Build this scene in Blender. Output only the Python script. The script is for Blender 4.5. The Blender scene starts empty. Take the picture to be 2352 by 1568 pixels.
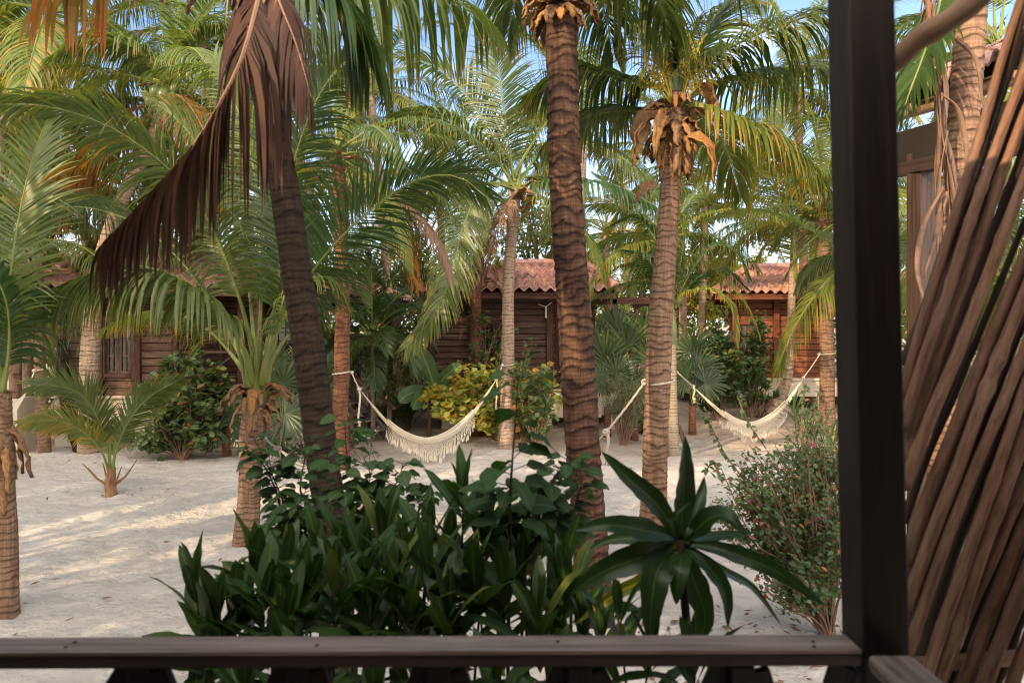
import bpy, math, random
from mathutils import Vector, noise
R = math.radians
rng = random.Random(7)
scene = bpy.context.scene
COL = scene.collection

# ------------------------------------------------------------------ camera
H = 2.35            # eye height above the sand (standing on a raised porch)
F = 1568.0          # focal length in the 2352 px wide reference grid (24 mm)
CX, CY = 1176.0, 745.0
cam_d = bpy.data.cameras.new('camera')
cam = bpy.data.objects.new('camera', cam_d)
COL.objects.link(cam)
cam.location = (0, 0, H)
cam.rotation_euler = (R(90), 0, 0)
cam_d.lens = 24.0
cam_d.sensor_width = 36.0
cam_d.shift_y = -(784.0 - CY) / 2352.0
cam_d.clip_start = 0.05
cam_d.clip_end = 3000
cam_d.dof.use_dof = True
cam_d.dof.focus_distance = 11.0
cam_d.dof.aperture_fstop = 3.2
scene.camera = cam

# ------------------------------------------------------------------ sky, sun, exposure
SUN_EL, SUN_AZ = 24.0, 223.0       # azimuth clockwise from +Y: the low sun stands behind left
world = bpy.data.worlds.new('World')
scene.world = world
world.use_nodes = True
wn = world.node_tree
for n in list(wn.nodes): wn.nodes.remove(n)
def N(nt, typ, **kw):
    n = nt.nodes.new(typ)
    for k, v in kw.items():
        if k == 'op': n.operation = v
        elif k == 'ins':
            for kk, vv in v.items(): n.inputs[kk].default_value = vv
        else: setattr(n, k, v)
    return n
sky = N(wn, 'ShaderNodeTexSky', sky_type='NISHITA', sun_disc=False)
sky.sun_elevation = R(SUN_EL); sky.sun_rotation = R(SUN_AZ)
sky.air_density = 0.8; sky.dust_density = 0.3; sky.ozone_density = .9
bg = N(wn, 'ShaderNodeBackground'); bg.inputs['Strength'].default_value = 0.15
out = N(wn, 'ShaderNodeOutputWorld')
tc = N(wn, 'ShaderNodeTexCoord')
mp = N(wn, 'ShaderNodeMapping'); mp.inputs['Scale'].default_value = (1.0, 1.0, 2.6)
nz = N(wn, 'ShaderNodeTexNoise'); nz.inputs['Scale'].default_value = 2.2; nz.inputs['Detail'].default_value = 8; nz.inputs['Roughness'].default_value = .6
sep = N(wn, 'ShaderNodeSeparateXYZ')
def mr(src, a, b, c, d):
    m = N(wn, 'ShaderNodeMapRange'); wn.links.new(src, m.inputs['Value'])
    for k, v in zip(('From Min', 'From Max', 'To Min', 'To Max'), (a, b, c, d)): m.inputs[k].default_value = v
    return m.outputs[0]
L = wn.links
def wm(op, a, b):
    m = N(wn, 'ShaderNodeMath', op=op)
    for i, v in enumerate((a, b)):
        if isinstance(v, (int, float)): m.inputs[i].default_value = v
        else: L.new(v, m.inputs[i])
    return m.outputs[0]
L.new(tc.outputs['Generated'], mp.inputs['Vector']); L.new(mp.outputs[0], nz.inputs['Vector']); L.new(tc.outputs['Generated'], sep.inputs[0])
Y, Z = sep.outputs['Y'], sep.outputs['Z']
fill_bank = mr(Y, .15, -.35, 0.0, .30)                      # a bank of cloud added unseen behind the camera as fill light
wisps = mr(wm('ADD', nz.outputs['Fac'], fill_bank), .54, .76, 0.0, 1.0)
low = mr(Z, .04, .24, .85, 0.0)                        # whitish air near the horizon
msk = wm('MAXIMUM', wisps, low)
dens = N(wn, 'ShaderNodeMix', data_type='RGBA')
dens.inputs['A'].default_value = (5.2, 5.5, 5.7, 1); dens.inputs['B'].default_value = (15.0, 13.9, 12.6, 1)  # rear cloud made far brighter than the visible cloud, for fill
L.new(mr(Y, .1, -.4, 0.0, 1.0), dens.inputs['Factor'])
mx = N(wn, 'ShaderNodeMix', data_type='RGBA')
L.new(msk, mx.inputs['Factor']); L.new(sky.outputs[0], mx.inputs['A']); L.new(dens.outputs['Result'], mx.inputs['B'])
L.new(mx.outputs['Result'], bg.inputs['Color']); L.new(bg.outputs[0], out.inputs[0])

sun_d = bpy.data.lights.new('sun', 'SUN')
sun_d.energy = 3.0; sun_d.angle = R(0.5); sun_d.color = (1.0, 0.74, 0.46)
sun = bpy.data.objects.new('sun', sun_d); COL.objects.link(sun)
a_ = R(SUN_AZ); e_ = R(SUN_EL)
sdir = Vector((math.sin(a_) * math.cos(e_), math.cos(a_) * math.cos(e_), math.sin(e_)))
sun.rotation_euler = sdir.to_track_quat('Z', 'Y').to_euler()

vs = scene.view_settings
vs.view_transform = 'Standard'; vs.look = 'None'; vs.gamma = 1.0; vs.exposure = 1.22
scene.render.engine = 'CYCLES'
try:
    scene.cycles.use_denoising = True; scene.cycles.filter_width = 1.1
    scene.cycles.max_bounces = 8; scene.cycles.diffuse_bounces = 4
    scene.cycles.transmission_bounces = 4; scene.cycles.transparent_max_bounces = 6
except Exception: pass

# ------------------------------------------------------------------ helpers
def P(px, py, d):
    return Vector(((px - CX) / F * d, d, H - (py - CY) / F * d))
def sm(a, b, x):
    t = max(0.0, min(1.0, (x - a) / (b - a))); return t * t * (3 - 2 * t)
def ground_z(x, y):
    return 0.22 * sm(13.5, 18.5, y)
class MB:
    """collects geometry for ONE mesh object"""
    def __init__(s): s.v = []; s.f = []; s.uv = []; s.r = []; s.ring = {}; s.mi = []; s.cm = 0
    def vert(s, p): s.v.append((p[0], p[1], p[2])); return len(s.v) - 1
    def face(s, idx, uvs=None, r=0.5):
        s.f.append(tuple(idx)); s.mi.append(s.cm); s.uv.extend(uvs if uvs else [(0.0, 0.0)] * len(idx)); s.r.append(r)
    def quad(s, a, b, c, d, r=0.5, uv=((0, 0), (1, 0), (1, 1), (0, 1))):
        i = len(s.v)
        for p in (a, b, c, d): s.v.append((p[0], p[1], p[2]))
        s.face((i, i + 1, i + 2, i + 3), uv, r)
    def box(s, c, size, ax=None, r=None):
        """box with centre c, full size (sx,sy,sz), axes ax = (X,Y,Z) unit vectors; uv in metres along the longest side"""
        if ax is None: ax = (Vector((1, 0, 0)), Vector((0, 1, 0)), Vector((0, 0, 1)))
        c = Vector(c); h = [v / 2 for v in size]; r = rng.random() if r is None else r
        long = max(range(3), key=lambda k: size[k])
        off = rng.random() * 20
        for k in range(3):
            i, j = (k + 1) % 3, (k + 2) % 3
            if i == long: ui, uj = i, j
            else: ui, uj = j, i
            for sg in (-1, 1):
                pts = []; uvs = []
                for (a, b) in ((-1, -1), (1, -1), (1, 1), (-1, 1)):
                    p = c + ax[k] * (sg * h[k]) + ax[i] * (a * h[i]) + ax[j] * (b * h[j])
                    co = {i: a * h[i], j: b * h[j], k: 0}
                    pts.append(p); uvs.append((co[ui] + off, co[uj] + sg * .3 + off))
                if sg < 0: pts.reverse(); uvs.reverse()
                n0 = len(s.v)
                for p in pts: s.v.append(tuple(p))
                s.face((n0, n0 + 1, n0 + 2, n0 + 3), uvs, r)
    def bar(s, a, b, w, h, up=(0, 0, 1), r=None):
        a = Vector(a); b = Vector(b); d = b - a; Lh = d.length; d.normalize()
        u = Vector(up); sx = d.cross(u)
        if sx.length < 1e-4: sx = d.cross(Vector((0, 1, 0)))
        sx.normalize(); uu = sx.cross(d).normalized()
        s.box((a + b) / 2, (Lh, w, h), (d, sx, uu), r)
    def tube(s, pts, rad, n=8, cap=True, r=0.5, rough=0.0, seed=0.0):
        """tapered tube through pts; uv = (angle, metres)"""
        pts = [Vector(p) for p in pts]
        if not hasattr(rad, '__len__'): rad = [rad] * len(pts)
        ref = None; base = len(s.v); acc = 0.0; L_ = []
        for i, p in enumerate(pts):
            t = (pts[min(i + 1, len(pts) - 1)] - pts[max(i - 1, 0)])
            if t.length < 1e-9: t = Vector((0, 0, 1))
            t.normalize()
            if ref is None:
                ref = t.cross(Vector((0, 1, 0)) if abs(t.y) < .9 else Vector((1, 0, 0))).normalized()
            ref = (ref - t * ref.dot(t)).normalized()
            b2 = t.cross(ref)
            if i: acc += (p - pts[i - 1]).length
            L_.append(acc)
            for k in range(n):
                a = 2 * math.pi * k / n
                rr = rad[i]
                if rough: rr *= 1 + rough * noise.noise(Vector((math.cos(a) * 1.5 + seed, math.sin(a) * 1.5, acc * 6)))
                q = p + (ref * math.cos(a) + b2 * math.sin(a)) * rr
                s.v.append((q.x, q.y, q.z))
        for i in range(len(pts) - 1):
            for k in range(n):
                k2 = (k + 1) % n
                a = base + i * n + k; b = base + i * n + k2; c = b + n; d = a + n
                s.face((a, b, c, d), ((k / n, L_[i]), ((k + 1) / n, L_[i]), ((k + 1) / n, L_[i + 1]), (k / n, L_[i + 1])), r)
        if cap:
            s.face(tuple(base + k for k in reversed(range(n))), None, r)
            o = base + (len(pts) - 1) * n
            s.face(tuple(o + k for k in range(n)), None, r)
    def blob(s, c, rad, ax=None, nu=12, nv=8, r=0.5, rough=0.0, seed=0.0, flat=1.0):
        c = Vector(c)
        if not hasattr(rad, '__len__'): rad = (rad, rad, rad)
        if ax is None: ax = (Vector((1, 0, 0)), Vector((0, 1, 0)), Vector((0, 0, 1)))
        base = len(s.v)
        for j in range(nv + 1):
            ph = math.pi * j / nv
            for i in range(nu):
                th = 2 * math.pi * i / nu
                d = Vector((math.sin(ph) * math.cos(th), math.sin(ph) * math.sin(th), math.cos(ph)))
                k = 1 + rough * noise.noise(d * 2.2 + Vector((seed, 0, 0)))
                q = c + ax[0] * d.x * rad[0] * k + ax[1] * d.y * rad[1] * k + ax[2] * d.z * rad[2] * k
                s.v.append(tuple(q))
        for j in range(nv):
            for i in range(nu):
                i2 = (i + 1) % nu
                s.face((base + j * nu + i, base + (j + 1) * nu + i, base + (j + 1) * nu + i2, base + j * nu + i2),
                       ((i / nu, j / nv), (i / nu, (j + 1) / nv), ((i + 1) / nu, (j + 1) / nv), ((i + 1) / nu, j / nv)), r)
    def mesh(s, name, mat, origin=(0, 0, 0), smooth=False):
        me = bpy.data.meshes.new(name)
        ox, oy, oz = origin
        me.from_pydata([(a - ox, b - oy, c - oz) for a, b, c in s.v], [], s.f)
        ul = me.uv_layers.new(name='UVMap')
        flat = [c for uv in s.uv for c in uv]
        ul.data.foreach_set('uv', flat)
        at = me.attributes.new('rnd', 'FLOAT', 'FACE'); at.data.foreach_set('value', s.r)
        if s.ring:
            ra = me.attributes.new('ring', 'FLOAT', 'POINT')
            vals = [0.5] * len(s.v)
            for k, v in s.ring.items(): vals[k] = v
            ra.data.foreach_set('value', vals)
        if isinstance(mat, (list, tuple)):
            for m in mat: me.materials.append(m)
            me.polygons.foreach_set('material_index', s.mi)
        else: me.materials.append(mat)
        if smooth: me.polygons.foreach_set('use_smooth', [True] * len(me.polygons))
        me.validate(clean_customdata=False); me.update()
        return me
ORG = {}
def bevel(o, w=0.006, seg=2):
    m = o.modifiers.new('bevel', 'BEVEL'); m.width = w; m.segments = seg; m.limit_method = 'ANGLE'
    return o
def obj(name, mb, mat, parent=None, smooth=False, origin=None, bev=0):
    if parent is not None: org = ORG[parent.name]
    else: org = Vector(origin) if origin is not None else Vector((0, 0, 0))
    me = mb.mesh(name, mat, org, smooth)
    o = bpy.data.objects.new(name, me); COL.objects.link(o)
    if parent is not None: o.parent = parent
    else: o.location = org
    ORG[o.name] = org
    if bev:
        w = o.modifiers.new('weld', 'WELD'); w.merge_threshold = 0.0005
        bevel(o, bev)
    return o
def empty(name, loc):
    o = bpy.data.objects.new(name, None); COL.objects.link(o); o.location = loc
    o.empty_display_size = 0.2
    ORG[o.name] = Vector(loc); return o
def tag(o, label, cat, group=None):
    o['label'] = label; o['category'] = cat
    if group: o['group'] = group
    return o
def kind(o, k): o['kind'] = k; return o
def catmull(pts, n=8):
    """pts: list of tuples of any length -> smooth list"""
    P_ = [tuple(p) for p in pts]
    P_ = [tuple(2 * a - b for a, b in zip(P_[0], P_[1]))] + P_ + [tuple(2 * a - b for a, b in zip(P_[-1], P_[-2]))]
    res = []
    for i in range(1, len(P_) - 2):
        p0, p1, p2, p3 = P_[i - 1:i + 3]
        for k in range(n):
            t = k / n; t2 = t * t; t3 = t2 * t
            res.append(tuple(.5 * (2 * b + (c - a) * t + (2 * a - 5 * b + 4 * c - d) * t2 + (-a + 3 * b - 3 * c + d) * t3)
                             for a, b, c, d in zip(p0, p1, p2, p3)))
    res.append(P_[-2]); return res
def resample(pts, n):
    pts = [Vector(p) for p in pts]
    acc = [0]
    for a, b in zip(pts, pts[1:]): acc.append(acc[-1] + (b - a).length)
    T = acc[-1]; res = []; j = 0
    for i in range(n):
        s_ = T * i / (n - 1)
        while j < len(pts) - 2 and acc[j + 1] < s_: j += 1
        seg = acc[j + 1] - acc[j]
        res.append(pts[j].lerp(pts[j + 1], 0 if seg < 1e-9 else (s_ - acc[j]) / seg))
    return res, T

# ------------------------------------------------------------------ materials
def newmat(name):
    m = bpy.data.materials.new(name); m.use_nodes = True
    nt = m.node_tree
    for n in list(nt.nodes): nt.nodes.remove(n)
    o = nt.nodes.new('ShaderNodeOutputMaterial')
    return m, nt, o
def rgb(h):
    return tuple(c for c in h) + (1,)
def mixc(nt, fac, a, b, blend='MIX'):
    m = N(nt, 'ShaderNodeMix', data_type='RGBA', blend_type=blend)
    for sock, v in (('Factor', fac), ('A', a), ('B', b)):
        if isinstance(v, (int, float)): m.inputs[sock].default_value = v
        elif isinstance(v, tuple): m.inputs[sock].default_value = v if len(v) == 4 else v + (1,)
        else: nt.links.new(v, m.inputs[sock])
    return m.outputs['Result']
def ramp(nt, fac, stops):
    r = N(nt, 'ShaderNodeValToRGB')
    els = r.color_ramp.elements
    while len(els) < len(stops): els.new(0.5)
    for e, (p, c) in zip(els, stops):
        e.position = p; e.color = (c, c, c, 1) if isinstance(c, (int, float)) else c + (1,)
    nt.links.new(fac, r.inputs['Fac']); return r.outputs['Color']
def noisetex(nt, vec, scale, detail=4, rough=.6, w=None):
    n = N(nt, 'ShaderNodeTexNoise'); n.inputs['Scale'].default_value = scale
    n.inputs['Detail'].default_value = detail; n.inputs['Roughness'].default_value = rough
    if vec is not None: nt.links.new(vec, n.inputs['Vector'])
    return n.outputs['Fac']
def mapping(nt, vec, scale, loc=(0, 0, 0)):
    m = N(nt, 'ShaderNodeMapping'); m.inputs['Scale'].default_value = scale; m.inputs['Location'].default_value = loc
    nt.links.new(vec, m.inputs['Vector']); return m.outputs[0]
def bump(nt, h, strength=.3, dist=.01):
    b = N(nt, 'ShaderNodeBump'); b.inputs['Strength'].default_value = strength; b.inputs['Distance'].default_value = dist
    nt.links.new(h, b.inputs['Height']); return b.outputs[0]
def attr(nt, name): return N(nt, 'ShaderNodeAttribute', attribute_name=name).outputs['Fac']
def math_(nt, op, a, b=0.0, c=None):
    m = N(nt, 'ShaderNodeMath', op=op)
    for i, v in enumerate((a, b) if c is None else (a, b, c)):
        if isinstance(v, (int, float)): m.inputs[i].default_value = v
        else: nt.links.new(v, m.inputs[i])
    return m.outputs[0]
def principled(nt, o, color, rough=.7, nrm=None, spec=.3, extra=None):
    b = N(nt, 'ShaderNodeBsdfPrincipled')
    if isinstance(color, tuple): b.inputs['Base Color'].default_value = rgb(color[:3])
    else: nt.links.new(color, b.inputs['Base Color'])
    if isinstance(rough, (int, float)): b.inputs['Roughness'].default_value = rough
    else: nt.links.new(rough, b.inputs['Roughness'])
    b.inputs['Specular IOR Level'].default_value = spec
    if nrm is not None: nt.links.new(nrm, b.inputs['Normal'])
    if o is not None: nt.links.new(b.outputs[0], o.inputs[0])
    return b

def leaf_mat(name, c1, c2, tip=None, tip_at=.75, vein=None, trans=.35, rough=.45, spec=.4, tipamt=1.0, odd=None, oddat=.9, vw=.03):
    """c1..c2 by leaf; tip colour towards the end of the leaf; odd = colour of the occasional old leaf"""
    m, nt, o = newmat(name)
    uv = N(nt, 'ShaderNodeUVMap', uv_map='UVMap').outputs[0]
    sp = N(nt, 'ShaderNodeSeparateXYZ'); nt.links.new(uv, sp.inputs[0])
    u, v = sp.outputs[0], sp.outputs[1]
    rnd = attr(nt, 'rnd')
    oi = N(nt, 'ShaderNodeObjectInfo').outputs['Random']
    k = math_(nt, 'ADD', math_(nt, 'MULTIPLY', rnd, .65), math_(nt, 'MULTIPLY', oi, .35))
    col = mixc(nt, k, c1, c2)
    if odd is not None:
        col = mixc(nt, ramp(nt, rnd, [(oddat, 0.0), (min(1, oddat + .04), 1.0)]), col, odd)
    if tip is not None:
        j = math_(nt, 'ADD', u, math_(nt, 'MULTIPLY', math_(nt, 'SUBTRACT', rnd, .5), .35))
        f = ramp(nt, j, [(tip_at, 0.0), (min(1.0, tip_at + .22), tipamt)])
        col = mixc(nt, f, col, tip)
    if vein is not None:
        d = math_(nt, 'ABSOLUTE', math_(nt, 'SUBTRACT', v, .5))
        f = ramp(nt, d, [(vw, 1.0), (vw * 2.3, 0.0)])
        col = mixc(nt, f, col, vein)
    b = principled(nt, None, col, rough, None, spec)
    t = N(nt, 'ShaderNodeBsdfTranslucent')
    tcol = mixc(nt, 1.0, col, (1.6, 1.75, .7), 'MULTIPLY')
    nt.links.new(tcol, t.inputs['Color'])
    ms = N(nt, 'ShaderNodeMixShader'); ms.inputs[0].default_value = trans
    nt.links.new(b.outputs[0], ms.inputs[1]); nt.links.new(t.outputs[0], ms.inputs[2])
    nt.links.new(ms.outputs[0], o.inputs[0])
    return m

def trunk_mat(name, light, dark, scar, stain=(.03, .02, .015), fine=60, band=.34, blotch=.75):
    m, nt, o = newmat(name)
    uv = N(nt, 'ShaderNodeUVMap', uv_map='UVMap').outputs[0]
    tcn = N(nt, 'ShaderNodeTexCoord').outputs['Object']
    ring = attr(nt, 'ring')
    streak = noisetex(nt, mapping(nt, uv, (26, 3.0, 1)), 1.0, 5, .7)
    blot = noisetex(nt, mapping(nt, tcn, (5, 5, 2.2)), 1.0, 5, .65)
    patch = noisetex(nt, mapping(nt, tcn, (9, 9, 16)), 1.0, 4, .7)
    col = mixc(nt, ramp(nt, streak, [(.35, 0.0), (.65, 1.0)]), dark, light)
    col = mixc(nt, ramp(nt, blot, [(.5, 0.0), (.64, blotch)]), col, stain)
    nring = math_(nt, 'ADD', ring, math_(nt, 'MULTIPLY', math_(nt, 'SUBTRACT', patch, .5), .5))
    col = mixc(nt, ramp(nt, nring, [(.06, .95), (band, .0)]), col, scar)
    lines = N(nt, 'ShaderNodeTexWave', wave_type='BANDS', bands_direction='Y'); lines.inputs['Scale'].default_value = fine / 6.28
    lines.inputs['Distortion'].default_value = 3.0; lines.inputs['Detail'].default_value = 3; lines.inputs['Detail Scale'].default_value = 2
    nt.links.new(mapping(nt, uv, (1.2, 1, 1)), lines.inputs['Vector'])
    col = mixc(nt, math_(nt, 'MULTIPLY', lines.outputs['Fac'], .28), col, dark)
    crack = noisetex(nt, mapping(nt, uv, (34, 5, 1)), 1.0, 3, .6)
    cf = ramp(nt, crack, [(.27, .6), (.36, 0.0)])
    col = mixc(nt, cf, col, scar)
    hgt = math_(nt, 'ADD', math_(nt, 'MULTIPLY', streak, .6), math_(nt, 'ADD', math_(nt, 'MULTIPLY', lines.outputs['Fac'], .35), math_(nt, 'MULTIPLY', cf, -.6)))
    principled(nt, o, col, .9, bump(nt, hgt, .6, .012), .15)
    return m

def wood_mat(name, c1, c2, dark, gs=1.0, rough=.75, spec=.2, board=.6, knots=True, bstr=.35):
    """uv x runs with the grain, in metres"""
    m, nt, o = newmat(name)
    uv = N(nt, 'ShaderNodeUVMap', uv_map='UVMap').outputs[0]
    rnd = attr(nt, 'rnd')
    cmb = N(nt, 'ShaderNodeCombineXYZ'); nt.links.new(math_(nt, 'MULTIPLY', rnd, 37.0), cmb.inputs[2])
    va = N(nt, 'ShaderNodeVectorMath', operation='ADD'); nt.links.new(uv, va.inputs[0]); nt.links.new(cmb.outputs[0], va.inputs[1])
    g = noisetex(nt, mapping(nt, va.outputs[0], (2.2 * gs, 55 * gs, 1)), 1.0, 6, .65)
    g2 = noisetex(nt, mapping(nt, va.outputs[0], (1.2, 5, 1)), 1.0, 4, .6)
    col = mixc(nt, math_(nt, 'MULTIPLY', rnd, board), c1, c2)
    col = mixc(nt, ramp(nt, g, [(.38, .85), (.6, 0.0)]), col, dark)
    col = mixc(nt, ramp(nt, g2, [(.45, 0.0), (.75, .6)]), col, dark)
    if knots:
        vo = N(nt, 'ShaderNodeTexVoronoi', feature='F1'); vo.inputs['Scale'].default_value = 1.0
        nt.links.new(mapping(nt, va.outputs[0], (2.6, 9, 1)), vo.inputs['Vector'])
        col = mixc(nt, ramp(nt, vo.outputs['Distance'], [(.05, .8), (.12, 0.0)]), col, dark)
    principled(nt, o, col, rough, bump(nt, g, bstr, .004), spec)
    return m

def bark_mat(name, c1, c2, dark, sx=20, sy=1.6, bstr=.5, spec=.15):
    m, nt, o = newmat(name)
    uv = N(nt, 'ShaderNodeUVMap', uv_map='UVMap').outputs[0]
    tcn = N(nt, 'ShaderNodeTexCoord').outputs['Object']
    rnd = attr(nt, 'rnd')
    oi = N(nt, 'ShaderNodeObjectInfo').outputs['Random']
    g = noisetex(nt, mapping(nt, uv, (sx, sy, 1)), 1.0, 5, .65)
    g2 = noisetex(nt, tcn, 4.0, 4, .6)
    col = mixc(nt, ramp(nt, g2, [(.35, 0.0), (.7, 1.0)]), c1, c2)
    col = mixc(nt, math_(nt, 'MULTIPLY', oi, .5), col, dark)
    col = mixc(nt, ramp(nt, g, [(.3, .9), (.55, 0.0)]), col, dark)
    principled(nt, o, col, .85, bump(nt, g, bstr, .008), spec)
    return m

def plain_mat(name, c1, c2, scale=3.0, rough=.85, bstr=.15, bscale=60, spec=.2, dist=.004):
    m, nt, o = newmat(name)
    tcn = N(nt, 'ShaderNodeTexCoord').outputs['Object']
    n1 = noisetex(nt, tcn, scale, 5, .6); n2 = noisetex(nt, tcn, bscale, 4, .6)
    col = mixc(nt, ramp(nt, n1, [(.3, 0.0), (.7, 1.0)]), c1, c2)
    principled(nt, o, col, rough, bump(nt, n2, bstr, dist), spec)
    return m

M = {}
G = 1.0
M['frond'] = leaf_mat('palm_leaf', (.054, .088, .022), (.125, .155, .036), (.24, .155, .030), .80, None, .34, .42, .5, odd=(.20, .19, .035), oddat=.955)
M['frond_dark'] = leaf_mat('palm_leaf_deep_green', (.030, .062, .018), (.062, .102, .026), (.16, .10, .02), .9, None, .30, .4, .5)
M['frond_yellow'] = leaf_mat('palm_leaf_ageing', (.10, .145, .025), (.20, .20, .035), (.30, .19, .035), .70, None, .38, .5, .4, odd=(.32, .19, .04), oddat=.85)
M['frond_orange'] = leaf_mat('palm_leaf_dying', (.20, .125, .030), (.34, .15, .035), (.30, .10, .03), .5, None, .35, .6, .3, odd=(.10, .12, .03), oddat=.8)
M['frond_dead'] = leaf_mat('palm_leaf_dead', (.020, .010, .007), (.095, .040, .025), (.06, .025, .016), .8, None, .2, .65, .2, odd=(.20, .12, .07), oddat=.92)
M['frond_dry'] = leaf_mat('palm_leaf_dry', (.15, .085, .06), (.25, .15, .105), (.10, .06, .045), .8, None, .15, .7, .2)
M['rachis'] = plain_mat('leaf_stalk_green', (.10, .15, .03), (.20, .20, .05), 3, .5, .1, 60, .4)
M['rachis_dry'] = plain_mat('leaf_stalk_dry', (.16, .085, .05), (.25, .14, .09), 3, .7, .2, 60, .2)
M['fan'] = leaf_mat('fan_palm_leaf', (.024, .048, .016), (.062, .095, .028), (.22, .2, .05), .88, None, .3, .4, .5)
M['grape'] = leaf_mat('sea_grape_leaf', (.045, .095, .040), (.11, .16, .05), None, .8, (.28, .20, .09), .35, .4, .5, odd=(.42, .14, .03), oddat=.94)
M['grape_yellow'] = leaf_mat('sea_grape_leaf_yellow', (.24, .30, .07), (.50, .46, .11), None, .8, (.4, .3, .10), .42, .45, .4, odd=(.55, .24, .04), oddat=.86)
M['bush'] = leaf_mat('bush_leaf', (.030, .065, .025), (.075, .12, .04), None, .8, (.12, .16, .06), .3, .4, .5, odd=(.30, .26, .05), oddat=.95)
M['croton'] = leaf_mat('croton_leaf', (.045, .090, .028), (.11, .16, .035), None, .8, (.34, .32, .06), .3, .4, .5, odd=(.42, .30, .04), oddat=.80)
M['grey_bush'] = leaf_mat('grey_green_leaf', (.08, .13, .07), (.15, .21, .12), None, .8, None, .3, .6, .3)
M['near_leaf'] = leaf_mat('glossy_dark_leaf', (.020, .048, .012), (.060, .100, .024), None, .8, (.09, .14, .035), .24, .45, .32, odd=(.15, .16, .035), oddat=.93)
M['rosette'] = leaf_mat('broad_dark_leaf', (.014, .036, .009), (.040, .075, .018), None, .8, (.085, .13, .028), .2, .36, .34, vw=.014)
M['near_round'] = leaf_mat('hibiscus_leaf', (.022, .050, .015), (.050, .090, .026), None, .8, (.07, .12, .04), .25, .55, .25)
M['boug'] = leaf_mat('bougainvillea_leaf', (.038, .070, .026), (.085, .13, .05), None, .8, None, .3, .55, .4, odd=(.22, .09, .04), oddat=.9)
M['petal'] = leaf_mat('magenta_bract', (.26, .04, .16), (.36, .08, .24), None, .8, None, .4, .6, .2)
M['petal_pink'] = leaf_mat('pink_petal', (.6, .10, .2), (.75, .25, .33), None, .8, None, .3, .6, .2)
M['petal_white'] = leaf_mat('white_petal', (.7, .7, .66), (.8, .8, .76), None, .8, None, .3, .6, .2)
M['banana'] = leaf_mat('banana_leaf', (.07, .14, .055), (.11, .19, .07), (.25, .12, .03), .93, (.22, .3, .12), .4, .4, .5)
M['bgleaf'] = leaf_mat('far_leaf', (.07, .11, .03), (.19, .21, .05), None, .8, None, .4, .5, .4, odd=(.34, .27, .06), oddat=.9)
M['coconut'] = plain_mat('green_coconut', (.055, .085, .020), (.10, .125, .035), 5, .35, .05, 40, .5)
M['husk'] = bark_mat('palm_husk', (.26, .135, .07), (.40, .24, .13), (.07, .035, .02), 14, 5, .9)
M['husk_orange'] = bark_mat('palm_husk_bright', (.46, .22, .07), (.38, .24, .12), (.10, .045, .02), 14, 5, .9)
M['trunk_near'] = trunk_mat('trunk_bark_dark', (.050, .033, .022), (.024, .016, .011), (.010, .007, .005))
M['trunk_rough'] = trunk_mat('trunk_bark_scarred', (.125, .066, .040), (.052, .027, .018), (.010, .006, .005), (.030, .015, .010), band=.55, blotch=.9)
M['trunk_grey'] = trunk_mat('trunk_bark_grey', (.29, .18, .12), (.155, .09, .058), (.05, .027, .018), (.12, .065, .042), band=.42)
M['trunk_pale'] = trunk_mat('trunk_bark_pale', (.42, .31, .235), (.27, .185, .13), (.07, .042, .028), (.24, .16, .11))
M['trunk_red'] = trunk_mat('trunk_bark_red', (.22, .105, .060), (.12, .050, .030), (.05, .02, .012), (.07, .03, .02))
M['trunk_green'] = trunk_mat('trunk_ringed', (.30, .25, .18), (.22, .175, .125), (.07, .045, .03), (.26, .2, .13))
M['shaft'] = plain_mat('crownshaft_green', (.16, .21, .09), (.22, .27, .13), 3, .4, .05, 40, .4)
M['stem'] = bark_mat('shrub_stem', (.20, .12, .08), (.28, .18, .12), (.08, .045, .03), 8, 12, .3)
M['stem_dark'] = bark_mat('dark_stem', (.05, .04, .02), (.08, .05, .03), (.02, .015, .01), 8, 12, .3)
M['plank'] = wood_mat('cabin_planks', (.185, .105, .082), (.095, .052, .040), (.030, .015, .011), 1.0, board=1.0)
M['plank_red'] = wood_mat('cabin_planks_red', (.36, .135, .065), (.25, .090, .046), (.10, .035, .02), 1.0, board=1.0)
M['plank_left'] = wood_mat('cabin_planks_weathered', (.25, .145, .105), (.15, .080, .058), (.05, .025, .018), 1.0, board=1.0)
M['trim'] = wood_mat('cabin_trim', (.13, .058, .038), (.10, .043, .030), (.035, .017, .012), 1.0)
M['trim_red'] = wood_mat('cabin_trim_red', (.25, .085, .042), (.21, .07, .035), (.08, .03, .02), 1.0)
M['grey_wood'] = wood_mat('weathered_wood', (.26, .225, .215), (.20, .165, .155), (.10, .075, .068), 1.2)
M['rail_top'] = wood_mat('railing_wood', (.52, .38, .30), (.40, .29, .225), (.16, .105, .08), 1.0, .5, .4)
M['rail_side'] = wood_mat('railing_wood_shaded', (.10, .068, .055), (.075, .05, .04), (.03, .02, .016), 1.0, .5, .4)  # shaded copy of the railing wood: the dim side is in the colour
M['post'] = wood_mat('post_wood', (.036, .022, .016), (.026, .016, .012), (.012, .008, .006), .8, .55, .35, knots=False)
M['post_far'] = wood_mat('far_post_wood', (.13, .078, .06), (.10, .058, .044), (.05, .025, .018), .8, .6, .3)
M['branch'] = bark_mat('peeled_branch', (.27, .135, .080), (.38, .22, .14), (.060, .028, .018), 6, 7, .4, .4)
M['post_shade'] = wood_mat('shaded_post_wood', (.075, .042, .032), (.055, .032, .024), (.025, .014, .010), .8, .6, .3)  # far post wood darkened: shade on the neighbouring porch is in the colour
M['branch_shaded'] = bark_mat('shaded_branch', (.075, .045, .032), (.10, .06, .042), (.03, .017, .012), 6, 7, .4, .25)  # darker copy of branch: shade on the deeper poles is in the colour
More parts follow.
